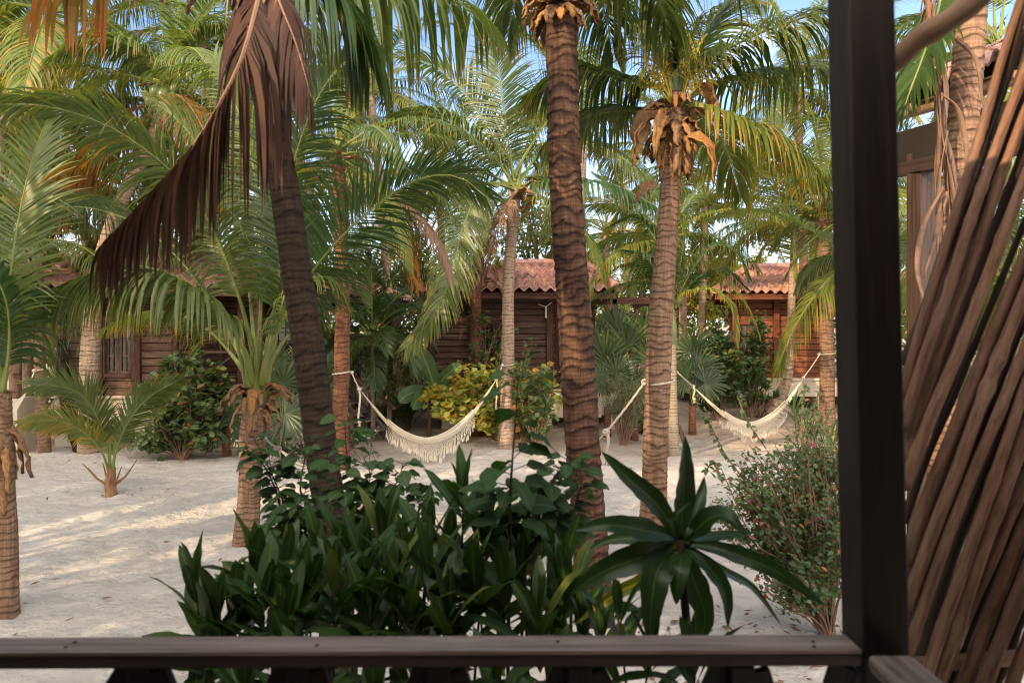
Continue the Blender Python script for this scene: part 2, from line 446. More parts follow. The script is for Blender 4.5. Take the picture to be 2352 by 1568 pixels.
M['branch_light'] = bark_mat('pale_log', (.36, .23, .14), (.44, .30, .20), (.22, .12, .07), 3, 4, .25, .3)
M['plaster'] = plain_mat('beige_plaster', (.50, .43, .34), (.58, .50, .40), 1.5, .9, .4, 45)
M['plaster_green'] = plain_mat('green_plaster', (.22, .30, .20), (.28, .36, .25), 1.5, .9, .2, 45)
M['dark'] = plain_mat('dark_interior', (.02, .016, .014), (.03, .024, .02), 2, .95, .1, 30)
M['rope'] = bark_mat('rope_fibre', (.62, .54, .44), (.70, .62, .52), (.36, .29, .22), 6, 90, .8)
M['rope_grey'] = bark_mat('grey_rope_fibre', (.30, .26, .22), (.40, .35, .3), (.12, .1, .09), 6, 90, .8)
M['hammock'] = plain_mat('cotton_net', (.56, .49, .38), (.64, .57, .46), 6, .95, .6, 180, .1)
M['cloth'] = plain_mat('white_cloth', (.70, .70, .70), (.78, .78, .78), 4, .95, .3, 120, .1)
M['white'] = plain_mat('white_paint', (.70, .66, .56), (.74, .7, .6), 4, .6, .1, 60)
M['fibre'] = plain_mat('brown_fibre', (.16, .09, .05), (.24, .14, .08), 20, .95, .5, 120, .05)
M['inflor'] = plain_mat('yellow_flower_stalk', (.48, .32, .05), (.36, .33, .06), 8, .7, .2, 80, .2)
# glass
m_, nt_, o_ = newmat('window_glass')
principled(nt_, o_, (.02, .022, .022), .06, None, .8); M['glass'] = m_
m_, nt_, o_ = newmat('tile_clay')
rn = attr(nt_, 'rnd'); tco = N(nt_, 'ShaderNodeTexCoord').outputs['Object']
c_ = mixc(nt_, rn, (.50, .245, .185), (.44, .265, .25))
c_ = mixc(nt_, ramp(nt_, rn, [(.86, 0.0), (.9, .8)]), c_, (.56, .30, .21))
c_ = mixc(nt_, ramp(nt_, noisetex(nt_, tco, 3.0, 5, .7), [(.45, 0.0), (.68, .75)]), c_, (.17, .10, .085))
principled(nt_, o_, c_, .8, bump(nt_, noisetex(nt_, tco, 40, 4), .2, .004), .25); M['tile'] = m_
# sand
m_, nt_, o_ = newmat('coral_sand')
geo = N(nt_, 'ShaderNodeNewGeometry').outputs['Position']
n1 = noisetex(nt_, geo, .45, 4, .55); n2 = noisetex(nt_, geo, 9.0, 5, .65); n3 = noisetex(nt_, geo, 120.0, 3, .6)
c_ = mixc(nt_, ramp(nt_, n1, [(.35, 0.0), (.65, 1.0)]), (.560, .518, .482), (.505, .455, .415))
c_ = mixc(nt_, ramp(nt_, n2, [(.3, .30), (.55, 0.0)]), c_, (.43, .34, .26))
vo = N(nt_, 'ShaderNodeTexVoronoi', feature='F1'); vo.inputs['Scale'].default_value = 11.0; vo.inputs['Randomness'].default_value = 1.0
nt_.links.new(geo, vo.inputs['Vector'])
sc_ = noisetex(nt_, geo, 1.1, 4, .7)
spk = math_(nt_, 'MULTIPLY', ramp(nt_, vo.outputs['Distance'], [(.07, 1.0), (.13, 0.0)]), ramp(nt_, sc_, [(.42, 0.0), (.56, .75)]))
c_ = mixc(nt_, spk, c_, (.20, .13, .09))
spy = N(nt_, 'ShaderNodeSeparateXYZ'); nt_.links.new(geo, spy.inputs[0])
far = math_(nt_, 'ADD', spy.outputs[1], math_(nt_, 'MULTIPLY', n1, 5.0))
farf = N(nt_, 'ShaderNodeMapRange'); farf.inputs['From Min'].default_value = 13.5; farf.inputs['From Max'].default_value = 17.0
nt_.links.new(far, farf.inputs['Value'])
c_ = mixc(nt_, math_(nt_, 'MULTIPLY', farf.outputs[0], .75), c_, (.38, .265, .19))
n4 = noisetex(nt_, geo, 3.6, 3, .5)
hh = math_(nt_, 'ADD', math_(nt_, 'ADD', math_(nt_, 'MULTIPLY', n2, .6), math_(nt_, 'MULTIPLY', n4, 1.1)), math_(nt_, 'MULTIPLY', n3, .10))
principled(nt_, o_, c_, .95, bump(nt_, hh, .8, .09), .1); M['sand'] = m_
# ------------------------------------------------------------------ plant builders
UP = Vector((0, 0, 1))
def _prof(fn, n): return [max(0.0, fn(i / n)) for i in range(n + 1)]
PROF = {
    'lance': lambda t: 2.15 * (t ** .75) * ((1 - t) ** .8),
    'oval': lambda t: 1.02 * math.sin(math.pi * min(1, t ** .72)) ** .8 if 0 < t < 1 else 0.03,
    'round': lambda t: math.sqrt(max(0, 1 - (2 * t - 1) ** 2)),
    'strap': lambda t: (.55 + .9 * t) * (1 if t < .6 else max(0, (1 - t) / .4) ** .7),
    'sheath': lambda t: 1.0 - .72 * t ** .7 if t < .97 else .1,
    'banana': lambda t: min(1, (t * 6) ** .6) * (1 if t < .7 else math.sqrt(max(0, 1 - ((t - .7) / .3) ** 2))),
    'spathe': lambda t: 1.6 * math.sin(math.pi * t ** .7) ** 1.1 * .65 + .05 if 0 < t < 1 else .04,
}
def blade(mb, base, d, up, L, W, sag=.4, n=6, fold=.15, shape='lance', r=None, wave=0.0, twist=0.0):
    """a leaf: midrib curve bending towards the ground, two halves folded a little along the midrib"""
    r = rng.random() if r is None else r
    pr = PROF[shape]; d = Vector(d).normalized(); p = Vector(base)
    W2 = W / 2; idx = []; ph = rng.random() * 6
    side = d.cross(Vector(up))
    if side.length < 1e-3: side = d.cross(Vector((1, .3, 0)))
    side.normalize()
    st = L / n
    for i in range(n + 1):
        t = i / n
        w = W2 * pr(t)
        side = (side - d * side.dot(d)).normalized()
        if twist: side = (side * math.cos(twist / n) + d.cross(side) * math.sin(twist / n)).normalized()
        nrm = side.cross(d)
        f = fold * w
        wl = wave * W2 * math.sin(ph + i * 2.1); wr = wave * W2 * math.sin(ph + 2 + i * 1.9)
        a = mb.vert(p - side * w + nrm * (f + wl)); b = mb.vert(p - nrm * 0); c = mb.vert(p + side * w + nrm * (f + wr))
        idx.append((a, b, c))
        d = (d + Vector((0, 0, -1)) * (sag / n) * (0.4 + 1.2 * t)).normalized()
        p = p + d * st
    for i in range(n):
        t0, t1 = i / n, (i + 1) / n
        a, b, c = idx[i]; a2, b2, c2 = idx[i + 1]
        mb.face((a, b, b2, a2), ((t0, 0), (t0, .5), (t1, .5), (t1, 0)), r)
        mb.face((b, c, c2, b2), ((t0, .5), (t0, 1), (t1, 1), (t1, .5)), r)

def frond_mb(pts, leafL=.75, n=85, droop=.9, wid=.034, seed=0, start=.17, vee=.25, seg=5, rr=.016, amin=24, amax=68, hint=None, facing=0.0, keep=1.0, dead=False, lw=None, uneven=.12):
    """pinnate palm leaf along pts. Material slot 0 = leaflets, slot 1 = stalk"""
    rg = random.Random(seed)
    mb = MB(); n = int(n * 1.28); wid *= .74
    path, T = resample(pts, 46)
    mb.cm = 1
    rad = [rr * (1.9 - 1.2 * min(1, i / 45 / .25)) if i / 45 < .25 else rr * (.7 - .55 * (i / 45 - .25) / .75) for i in range(46)]
    mb.tube(path[::2] + [path[-1]], [max(.002, a) for a in rad[::2] + [rad[-1]]], 5, r=.5)
    mb.cm = 0
    phase = rg.random() * 10
    for k in range(n):
        t = start + (1 - start) * ((k + .5) / n)
        x = t * 45; i = min(44, int(x)); f = x - i
        p = path[i].lerp(path[i + 1], f)
        tan = (path[min(45, i + 2)] - path[max(0, i - 1)]).normalized()
        S = tan.cross(UP)
        if hint is not None:
            S = S * .35 + Vector(hint) * .8
        if facing:
            V = tan.cross(Vector((0, 1, 0)))
            if V.length > .1:
                V.normalize()
                if V.dot(S) < 0 and S.length > .2: V = -V if abs(V.dot(S)) > .5 else V
                S = S.normalized() * (1 - facing) + V * facing if S.length > .01 else V
        if S.length < .2: S = S + Vector((.3, 1, 0)) * .3
        S = (S - tan * S.dot(tan)).normalized()
        Nn = S.cross(tan).normalized()
        if Nn.z < 0: Nn = -Nn
        tt = (t - start) / (1 - start)
        ang = R(amax + (amin - amax) * tt ** 1.2)
        Lf = leafL * (.62 + .38 * math.sin(min(1, tt * 2.2) * math.pi / 2)) * (1 - .62 * max(0, tt - .45) / .55)
        for sg in (-1, 1):
            if rg.random() > keep: continue
            a2 = ang + rg.uniform(-1, 1) * R(4 + 40 * uneven)
            ll = Lf * rg.uniform(1 - uneven, 1.03)
            if rg.random() < .05: ll *= .6
            v = vee + rg.uniform(-.12, .12)
            d = (tan * math.cos(a2) + S * (sg * math.sin(a2) * math.cos(v)) + Nn * (math.sin(a2) * math.sin(v))).normalized()
            q = p + S * (sg * rr * .4)
            r = rg.random()
            dr = droop * rg.uniform(.75, 1.25)
            wv = tan - d * tan.dot(d)
            if wv.length < 1e-3: wv = Nn.copy()
            wv.normalize()
            # leaflets are turned a little so that some catch the light
            wv = (wv + d.cross(wv) * rg.uniform(.1, .6)).normalized()
            W2 = wid * .5 * rg.uniform(.85, 1.1)
            st = ll / seg; prev = None
            kinkat = rg.randint(2, seg - 1) if rg.random() < .22 else -1
            for j in range(seg + 1):
                u = j / seg
                w = W2 * (min(1, .35 + 4 * u) * (1 - u ** 2.2) + .04)
                wj = (wv - d * wv.dot(d))
                wj = wj.normalized() if wj.length > 1e-4 else S
                a = mb.vert(q - wj * w); b = mb.vert(q + wj * w)
                if prev is not None:
                    u0 = (j - 1) / seg
                    mb.face((prev[0], prev[1], b, a), ((u0, 0), (u0, 1), (u, 1), (u, 0)), r)
                prev = (a, b)
                g = dr * (.35 + 1.3 * u) / seg * 1.6
                if j == kinkat: g += .9
                d = (d + Vector((0, 0, -1)) * g).normalized()
                q = q + d * st
    return mb

# shared leaf meshes, built once: elevation, bend
FV = {}
ELEV = [82, 68, 52, 36, 20, 2, -18, -45]
BEND = [26, 46, 66, 76, 80, 78, 60, 36]
def frond_path(e0, bend, Lr, lean=0.0, n=24):
    pts = [Vector((0, 0, 0))]
    for i in range(n):
        t = (i + .5) / n
        th = R(e0 - bend * t ** 1.25)
        y = lean * t * t
        pts.append(pts[-1] + Vector((math.cos(th), y, math.sin(th))) * (Lr / n))
    return pts
def frond_mesh(ei, mat, var, kindp='coco'):
    key = (ei, mat, var, kindp)
    if key in FV: return FV[key]
    sd = ei * 31 + var * 7 + len(FV)
    if kindp == 'coco':
        mb = frond_mb(frond_path(ELEV[ei], BEND[ei] * (1 + .12 * (var - .5)), 3.4, .25 * (var - .5)), leafL=.80, n=74, droop=[.35, .55, .8, 1.05, 1.2, 1.3, 1.2, .8][ei],
                      wid=.040, seed=sd, rr=.020, keep=.97, vee=.35 if ei < 3 else .1, seg=4)
    elif kindp == 'young':   # christmas palm and small palms: short dense arching leaves
        mb = frond_mb(frond_path(ELEV[ei], BEND[ei] * 1.25, 1.7, .1), leafL=.52, n=44, droop=.55, wid=.042, seed=sd, rr=.014, vee=.5, start=.2, seg=4, amin=30, amax=60)
    r_ = 'rachis_dry' if mat in ('frond_dead', 'frond_dry', 'frond_orange') else 'rachis'
    FV[key] = mb.mesh('frond', [M[mat], M[r_]], smooth=False)
    return FV[key]
def add_frond(parent, C, ei, az, scale, mat='frond', var=0, tilt=(0, 0), kindp='coco'):
    o = bpy.data.objects.new('frond', frond_mesh(ei, mat, var, kindp)); COL.objects.link(o)
    o.parent = parent; o.location = Vector(C) - ORG[parent.name]
    o.rotation_euler = (tilt[0], tilt[1], az); o.scale = (scale,) * 3
    return o
def crown(parent, C, n=22, L=3.4, seed=0, lo=-20, hi=82, mats=None, kindp='coco', az0=0, base=3.4, avoid=None):
    rg = random.Random(seed)
    mats = mats or {}
    C = Vector(C)
    for i in range(n):
        t = i / max(1, n - 1)
        e = hi + (lo - hi) * t ** .9 + rg.uniform(-6, 6)
        ei = min(range(len(ELEV)), key=lambda k: abs(ELEV[k] - e))
        az = az0 + i * 2.39996 + rg.uniform(-.25, .25)
        if avoid is not None:
            da = (az - avoid[0] + math.pi) % (2 * math.pi) - math.pi
            if abs(da) < avoid[1]: continue
        m = 'frond'
        if t > .86: m = mats.get('old', 'frond_yellow')
        elif rg.random() < mats.get('p', .12): m = mats.get('alt', 'frond_yellow')
        else: m = mats.get('main', 'frond')
        add_frond(parent, C + Vector((rg.uniform(-.05, .05), rg.uniform(-.05, .05), .25 * (1 - t))), ei, az, L / base * rg.uniform(.85, 1.08), m, rg.randint(0, 1), (rg.uniform(-.15, .15), rg.uniform(-.12, .12)), kindp)
def hero(parent, path, leafL=.8, n=90, droop=.9, wid=.036, mat='frond', seed=0, **kw):
    """a leaf that follows a given curve of (px, py, distance)"""
    pts = [P(*q) for q in catmull(path, 8)]
    mb = frond_mb(pts, leafL, n, droop, wid, seed, **kw)
    r_ = 'rachis_dry' if mat in ('frond_dead', 'frond_dry', 'frond_orange') else 'rachis'
    return obj('frond', mb, [M[mat], M[r_]], parent)

def trunk_mb(pts, spacing=.08, amp=.05, n=24, seed=0, sub=5, jag=.5, lump=.04):
    """pts: (x,y,z,r) from top to ground"""
    cm_ = catmull(pts, 12)
    acc = [0]
    for a, b in zip(cm_, cm_[1:]): acc.append(acc[-1] + (Vector(b[:3]) - Vector(a[:3])).length)
    T = acc[-1]; rg = random.Random(seed)
    rings = [0.0]
    while rings[-1] < T + 1: rings.append(rings[-1] + spacing * rg.uniform(.6, 1.45))
    N_ = max(8, int(T / spacing * sub)); mb = MB(); j = 0; ref = None
    base = 0; ri = 0
    import bisect
    for i in range(N_ + 1):
        s = T * i / N_
        while j < len(cm_) - 2 and acc[j + 1] < s: j += 1
        f = (s - acc[j]) / max(1e-9, acc[j + 1] - acc[j])
        q = [a + (b - a) * f for a, b in zip(cm_[j], cm_[j + 1])]
        t = (Vector(cm_[j + 1][:3]) - Vector(cm_[j][:3])).normalized()
        if ref is None: ref = t.cross(Vector((0, 1, 0))).normalized()
        ref = (ref - t * ref.dot(t)).normalized(); b2 = t.cross(ref)
        for k in range(n):
            a = 2 * math.pi * k / n
            ca, sa = math.cos(a), math.sin(a)
            s2 = s + jag * spacing * (noise.noise(Vector((ca * .9, sa * .9, s * 6.5 + seed))) * 1.5 + .14 * noise.noise(Vector((ca * 4, sa * 4, s * 7 + seed))))
            s2 = max(0, s2)
            h = bisect.bisect_right(rings, s2) - 1
            fr = (s2 - rings[h]) / (rings[h + 1] - rings[h])
            am = amp * (.6 + .8 * noise.noise(Vector((ca * 1.2 + 9, sa * 1.2, h * 3.1))))
            rr = q[3] * (1 + am * (fr - .5) * 2 * (1 if fr > .12 else .4) + lump * noise.noise(Vector((ca * 1.8, sa * 1.8, s * 2.2 + seed * 3))) * 2)
            p = Vector(q[:3]) + (ref * ca + b2 * sa) * rr
            vi = mb.vert(p); mb.ring[vi] = fr
    for i in range(N_):
        for k in range(n):
            k2 = (k + 1) % n
            a = i * n + k; b = i * n + k2
            s0, s1 = T * i / N_, T * (i + 1) / N_
            mb.face((a, b, b + n, a + n), ((k / n, s0), ((k + 1) / n, s0), ((k + 1) / n, s1), (k / n, s1)), .5)
    mb.face(tuple(range(n)), None, .5)
    return mb
def px_trunk(path, ground=True):
    """(px, py, d, width px) list, top to base -> world (x,y,z,r)"""
    res = []
    for (x, y, d, w) in path:
        p = P(x, y, d); res.append((p.x, p.y, p.z, w * d / F / 2))
    if ground:
        x, y, z, r = res[-1]; g = ground_z(x, y) - .06
        if z > g + .05:
            x0, y0, z0, r0 = res[-2]
            k = (z - g) / max(.4, (z0 - z)) if z0 > z else 0
            dx = (x - x0) * min(1.2, k) ; res.append((x + dx * .7, y, g, r * 1.12))
        else:
            res[-1] = (x, y, g, r)
    return res
def flare(pts, k=1.3):
    """widen the foot of the trunk"""
    x, y, z, r = pts[-1]
    px_, py_, pz_, pr_ = pts[-2]
    pts = pts[:-1] + [(x + (px_ - x) * .12, y, z + (pz_ - z) * .12 if pz_ - z < 3 else z + .3, r * 1.02), (x, y, z, r * k)]
    return pts
def palm_root(label, base, name='coconut_palm', cat='palm tree', group='coconut palms'):
    o = empty(name, base); tag(o, label, cat, group); return o
def sheaths(parent, C, axis_r, n, Lr, Wr, seed=0, mats=('husk',), out=.6, sag=1.8, zspan=.4, shape='sheath', updir=.5):
    rg = random.Random(seed); C = Vector(C)
    for i in range(n):
        a = i * 2.4 + rg.uniform(-.4, .4)
        o_ = Vector((math.cos(a), math.sin(a), 0))
        L_ = Lr * rg.uniform(.6, 1.2)
        z = rg.uniform(-zspan, zspan * .5)
        mb = MB()
        st = rng.getstate(); rng.seed(seed * 97 + i)
        blade(mb, C + o_ * axis_r * .9 + UP * z, o_ * out + UP * rg.uniform(updir * .4, updir * 1.3), o_.cross(UP).cross(o_) * 1.0 + o_ * .01, L_, Wr * rg.uniform(.6, 1.2), sag * rg.uniform(.6, 1.3), 9, -.55, shape, wave=.25, twist=rg.uniform(-.7, .7))
        rng.setstate(st)
        o = obj('leaf_sheath', mb, M[mats[i % len(mats)]], parent, smooth=True)
        sd = o.modifiers.new('thick', 'SOLIDIFY'); sd.thickness = .012

def shrub(label, base, ells, nst, per, shape, size, mat, stem='stem', name='shrub', cat='shrub', group=None, seed=0, sag=.3, asp=.9, whorl=False, spread=None, up=.35, srad=.012, n=3, flowers=None, origin_jit=.05, twigs=1, parts=('foliage', 'stem')):
    """stems from the base to points in the given ellipsoids; a cluster of leaves along the last part of every twig"""
    rg = random.Random(seed); st0 = rng.getstate(); rng.seed(seed + 500)
    base = Vector(base)
    root = empty(name, base); tag(root, label, cat, group)
    lf = MB(); sm_ = MB(); fl = MB()
    spread = spread or size * 1.3
    tw = sum(e[2] for e in ells)
    for e in ells:
        c, rad, w = Vector(e[0]), e[1], e[2]
        for _ in range(max(1, int(nst * w / tw))):
            while True:
                q = Vector((rg.uniform(-1, 1), rg.uniform(-1, 1), rg.uniform(-1, 1)))
                if q.length < 1: break
            q = q * (.55 + .45 * rg.random()) / max(.55, q.length) * min(1, q.length + .25)
            tip = c + Vector((q.x * rad[0], q.y * rad[1], q.z * rad[2]))
            tip.z = max(tip.z, base.z + .08)
            b0 = base + Vector((rg.uniform(-1, 1), rg.uniform(-1, 1), 0)) * origin_jit
            mid = b0.lerp(tip, .5) + Vector((0, 0, (tip - b0).length * rg.uniform(-.02, .16))) + Vector((rg.uniform(-1, 1), rg.uniform(-1, 1), 0)) * (tip - b0).length * .08
            pts = catmull([b0, b0.lerp(mid, .55) + Vector((0, 0, .03)), mid, tip], 4)
            sm_.tube(pts, [srad * (1 - .75 * i / (len(pts) - 1)) for i in range(len(pts))], 5, cap=False, r=rg.random())
            dirv = (Vector(pts[-1]) - Vector(pts[-3])).normalized()
            tws = [(tip, dirv)]
            for _t in range(twigs):
                i0 = rg.randint(len(pts) // 2, len(pts) - 2)
                q0 = Vector(pts[i0]); dd = (dirv + Vector((rg.uniform(-1, 1), rg.uniform(-1, 1), rg.uniform(-.5, .9))) * .9).normalized()
                q1 = q0 + dd * spread * rg.uniform(1.2, 3)
                sm_.tube([q0, q0.lerp(q1, .5) + Vector((0, 0, .01)), q1], [srad * .4, srad * .3, srad * .2], 4, cap=False, r=rg.random())
                tws.append((q1, dd))
            for (tp, dv) in tws:
                for k in range(per):
                    if whorl:
                        a = k * 2.4 + rg.uniform(-.3, .3)
                        o_ = Vector((math.cos(a), math.sin(a), 0))
                        el = rg.uniform(.0, 1.1) if k > per * .35 else rg.uniform(1.0, 2.4)
                        d = (o_ + UP * el + dv * .4).normalized()
                        b = tp - dv * (k / per) * spread * 1.0
                        L_ = size * rg.uniform(.7, 1.15)
                        if k < per * .2: L_ *= .7
                        blade(lf, b, d, UP * .9 + o_ * -.3, L_, size * asp * .5 * rg.uniform(.85, 1.1), sag * rg.uniform(.5, 1.6), n, .22, shape, wave=.06)
                    else:
                        b = tp - dv * rg.random() * spread * 1.6 + Vector((rg.gauss(0, 1), rg.gauss(0, 1), rg.gauss(0, .8))) * spread * .45
                        d = Vector((rg.uniform(-1, 1), rg.uniform(-1, 1), rg.uniform(-.6, .6) + up - .2)).normalized()
                        nn = Vector((rg.uniform(-.8, .8), rg.uniform(-1.0, .5), 1)).normalized()
                        blade(lf, b, d, nn, size * rg.uniform(.6, 1.2), size * asp * rg.uniform(.7, 1.1), sag, n, .2, shape)
                if flowers and rg.random() < flowers[1]:
                    for _f in range(flowers[3] if len(flowers) > 3 else 6):
                        b = tp + Vector((rg.gauss(0, 1), rg.gauss(0, 1), rg.gauss(0, 1) + .5)) * flowers[2]
                        for w_ in range(3):
                            blade(fl, b, Vector((rg.uniform(-1, 1), rg.uniform(-1, 1), rg.uniform(-.2, 1))), Vector((rg.uniform(-1, 1), -1, .3)), flowers[2] * 1.5, flowers[2] * 1.3, .2, 2, .2, 'oval')
    obj(parts[0], lf, M[mat], root)
    obj(parts[1], sm_, M[stem], root, smooth=True)
    if fl.f: obj('flowers', fl, M[flowers[0]], root)
    rng.setstate(st0)
    return root

def fan_mb(hub, axis, r, nseg=34, droop=.5, span=300, wid=.05, seed=0, petiole=None):
    """fan leaf: pleated segments radiating from the hub; axis = direction of the middle segment, facing cam side"""
    rg = random.Random(seed); mb = MB()
    axis = Vector(axis).normalized()
    face = Vector((rg.uniform(-.3, .3), -1, .35)).normalized()
    side = axis.cross(face).normalized(); face = side.cross(axis).normalized()
    if petiole is not None:
        mb.cm = 1
        a = Vector(petiole); m_ = a.lerp(Vector(hub), .5) + Vector((0, 0, .06))
        mb.tube(catmull([a, m_, hub], 5), .009, 5); mb.cm = 0
    for k in range(nseg):
        a = R(-span / 2 + span * (k + .5) / nseg)
        d = (axis * math.cos(a) + side * math.sin(a) + face * rg.uniform(-.08, .08)).normalized()
        L_ = r * (1 - .25 * abs(a) / math.pi) * rg.uniform(.9, 1.05)
        blade(mb, Vector(hub), d, face, L_, wid, droop * rg.uniform(.5, 1.5), 5, .45 * (1 if k % 2 else -1) * .6, 'lance', r=rg.random())
    return mb
def fan_palm(label, base, fans, trunk=None, mat='fan', seed=0, name='fan_palm', group='fan palms'):
    """fans: list of (px,py,d, axis(x,z), radius m)"""
    root = empty(name, base); tag(root, label, 'fan palm', group)
    top = Vector(base)
    if trunk:
        top = Vector(base) + Vector((0, 0, trunk))
        mb = trunk_mb([(top.x, top.y, top.z, .07), ((top.x + base[0]) / 2, base[1], (top.z + base[2]) / 2, .075), (base[0], base[1], base[2] - .05, .09)], .05, .08, 12, seed)
        obj('trunk', mb, M['trunk_red'], root, smooth=True)
    for i, (x, y, d, ax, r) in enumerate(fans):
        hub = P(x, y, d)
        mb = fan_mb(hub, Vector((ax[0], -.15, ax[1])), r, 32, .35, 290, r * .11, seed + i, petiole=top)
        obj('fan_leaf', mb, [M[mat], M['rachis']], root)
    return root
# ------------------------------------------------------------------ ground
def spaced(lo, hi, step, far, g=1.22):
    xs = []; x = lo
    while x <= hi: xs.append(x); x += step
    a = []; x, st = lo, step
    while x > -far: st *= g; x -= st; a.append(x)
    b = []; x, st = xs[-1], step
    while x < far: st *= g; x += st; b.append(x)
    return a[::-1] + xs + b
MOUNDS = [(570, 7.2, .07, .5), (1508, 6.35, .07, .55), (12, 5.45, .05, .45), (1163, 12.7, .06, .6), (788, 10.8, .06, .6), (204, 12.1, .08, .8), (103, 12.3, .05, .5), (256, 9.4, .05, .4), (1356, 5.3, .06, .5), (1548, 12.0, .04, .4)]
def build_ground():
    xs = spaced(-9.5, 10.5, .085, 900); ys = spaced(2.6, 19.0, .085, 900)
    mb = MB(); nx = len(xs)
    for y in ys:
        for x in xs:
            z = ground_z(x, y)
            if -12 < x < 13 and 1 < y < 22:
                v = Vector((x, y, 0))
                z += .030 * noise.noise(v * .8) + .016 * noise.noise(v * 2.6 + Vector((5, 0, 0))) + .018 * noise.noise(v * 5.0)
                for (mx_, md, mh, mw) in MOUNDS:
                    q = (x - (mx_ - CX) / F * md) ** 2 + (y - md) ** 2
                    if q < 4 * mw * mw: z += mh * math.exp(-q / (mw * mw) * 2)
                d = noise.noise(v * 3.6 + Vector((0, 9, 0)))
                if d > .22: z -= (d - .22) * .11        # footprints
            mb.v.append((x, y, z))
    for j in range(len(ys) - 1):
        for i in range(nx - 1):
            a = j * nx + i
            mb.face((a, a + 1, a + nx + 1, a + nx), None, .5)
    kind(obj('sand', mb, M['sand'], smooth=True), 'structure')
build_ground()

# ------------------------------------------------------------------ cabins
def siding(mb, A, B, z0, z1, openings=(), h=.135, th=.026):
    A = Vector(A); B = Vector(B); d = (B - A); W = d.length; d.normalize()
    nrm = d.cross(UP).normalized()          # outward when A->B runs left to right seen from outside
    z = z0; k = 0
    while z < z1 - .03:
        hh = min(h, z1 - z); segs = [(0.0, W)]
        for (s0, s1, o0, o1) in openings:
            if z + hh / 2 > o0 and z + hh / 2 < o1:
                new = []
                for (a, b) in segs:
                    if s1 <= a or s0 >= b: new.append((a, b))
                    else:
                        if s0 > a: new.append((a, s0))
                        if s1 < b: new.append((s1, b))
                segs = new
        for (a, b) in segs:
            if b - a < .02: continue
            tl = R(11)
            zz = (UP * math.cos(tl) - nrm * math.sin(tl)); nn = d.cross(zz)
            jit = rng.uniform(-.004, .004)
            mb.box(A + d * (a + b) / 2 + UP * (z + hh / 2) + nrm * (.012 + jit), (b - a, th, hh - .016), (d, nn, zz))
        z += h; k += 1
def backing(mb, A, B, z0, z1, openings=(), inset=.02, th=.05):
    """solid wall behind the boards, with real openings"""
    A = Vector(A); B = Vector(B); d = (B - A); W = d.length; d.normalize(); nrm = d.cross(UP).normalized()
    cuts = sorted(set([0.0, W] + [o[0] for o in openings] + [o[1] for o in openings]))
    for a, b in zip(cuts, cuts[1:]):
        m_ = (a + b) / 2; zs = [(z0, z1)]
        for o in openings:
            if o[0] < m_ < o[1]:
                zs = [(p, q) for (p, q) in ((z0, o[2]), (o[3], z1)) if q - p > .01]
        for (p, q) in zs:
            mb.box(A + d * m_ + UP * (p + q) / 2 - nrm * (inset + th / 2), (b - a, th, q - p), (d, nrm, UP))
def window(parent, A, B, o, cols=2, rows=3, mat='trim', leaf=2, depth=.05):
    A = Vector(A); d = (Vector(B) - A).normalized(); nrm = d.cross(UP).normalized()
    s0, s1, z0, z1 = o; fr = MB(); fw = .055
    def q(s, z, off): return A + d * s + UP * z + nrm * off
    fr.box(q(s0 - .01, (z0 + z1) / 2, .045), (z1 - z0 + .16, .09, .075), (UP, nrm, d))
    fr.box(q(s1 + .01, (z0 + z1) / 2, .045), (z1 - z0 + .16, .09, .075), (UP, nrm, d))
    fr.box(q((s0 + s1) / 2, z1 + .03, .042), (s1 - s0 - .056, .085, .07), (d, nrm, UP))
    fr.box(q((s0 + s1) / 2, z0 - .025, .05), (s1 - s0 - .056, .11, .06), (d, nrm, UP))
    w = obj('window', fr, M[mat], parent)
    lw = (s1 - s0 - .056) / leaf
    for k in range(leaf):
        a = s0 + .028 + lw * k; b = a + lw; sb = MB(); g = MB()
        off = .012 + .016 * k
        for s in (a + .025, b - .025): sb.box(q(s, (z0 + z1) / 2, off), (z1 - z0 - .02, .034, .045), (UP, nrm, d))
        for z in (z0 + .03, z1 - .03): sb.box(q((a + b) / 2, z, off), (b - a - .098, .032, .045), (d, nrm, UP))
        for i in range(1, cols):
            sb.box(q(a + (b - a) * i / cols, (z0 + z1) / 2, off), (z1 - z0 - .11, .026, .022), (UP, nrm, d))
        for i in range(1, rows):
            zz = z0 + (z1 - z0) * i / rows
            sb.box(q((a + b) / 2, zz, off + .002), (b - a - .10, .024, .022), (d, nrm, UP))
        obj('sash', sb, M[mat], w)
        g.box(q((a + b) / 2, (z0 + z1) / 2, off - .012), (b - a - .09, .006, z1 - z0 - .1), (d, nrm, UP))
        obj('pane', g, M['glass'], w)
    return w
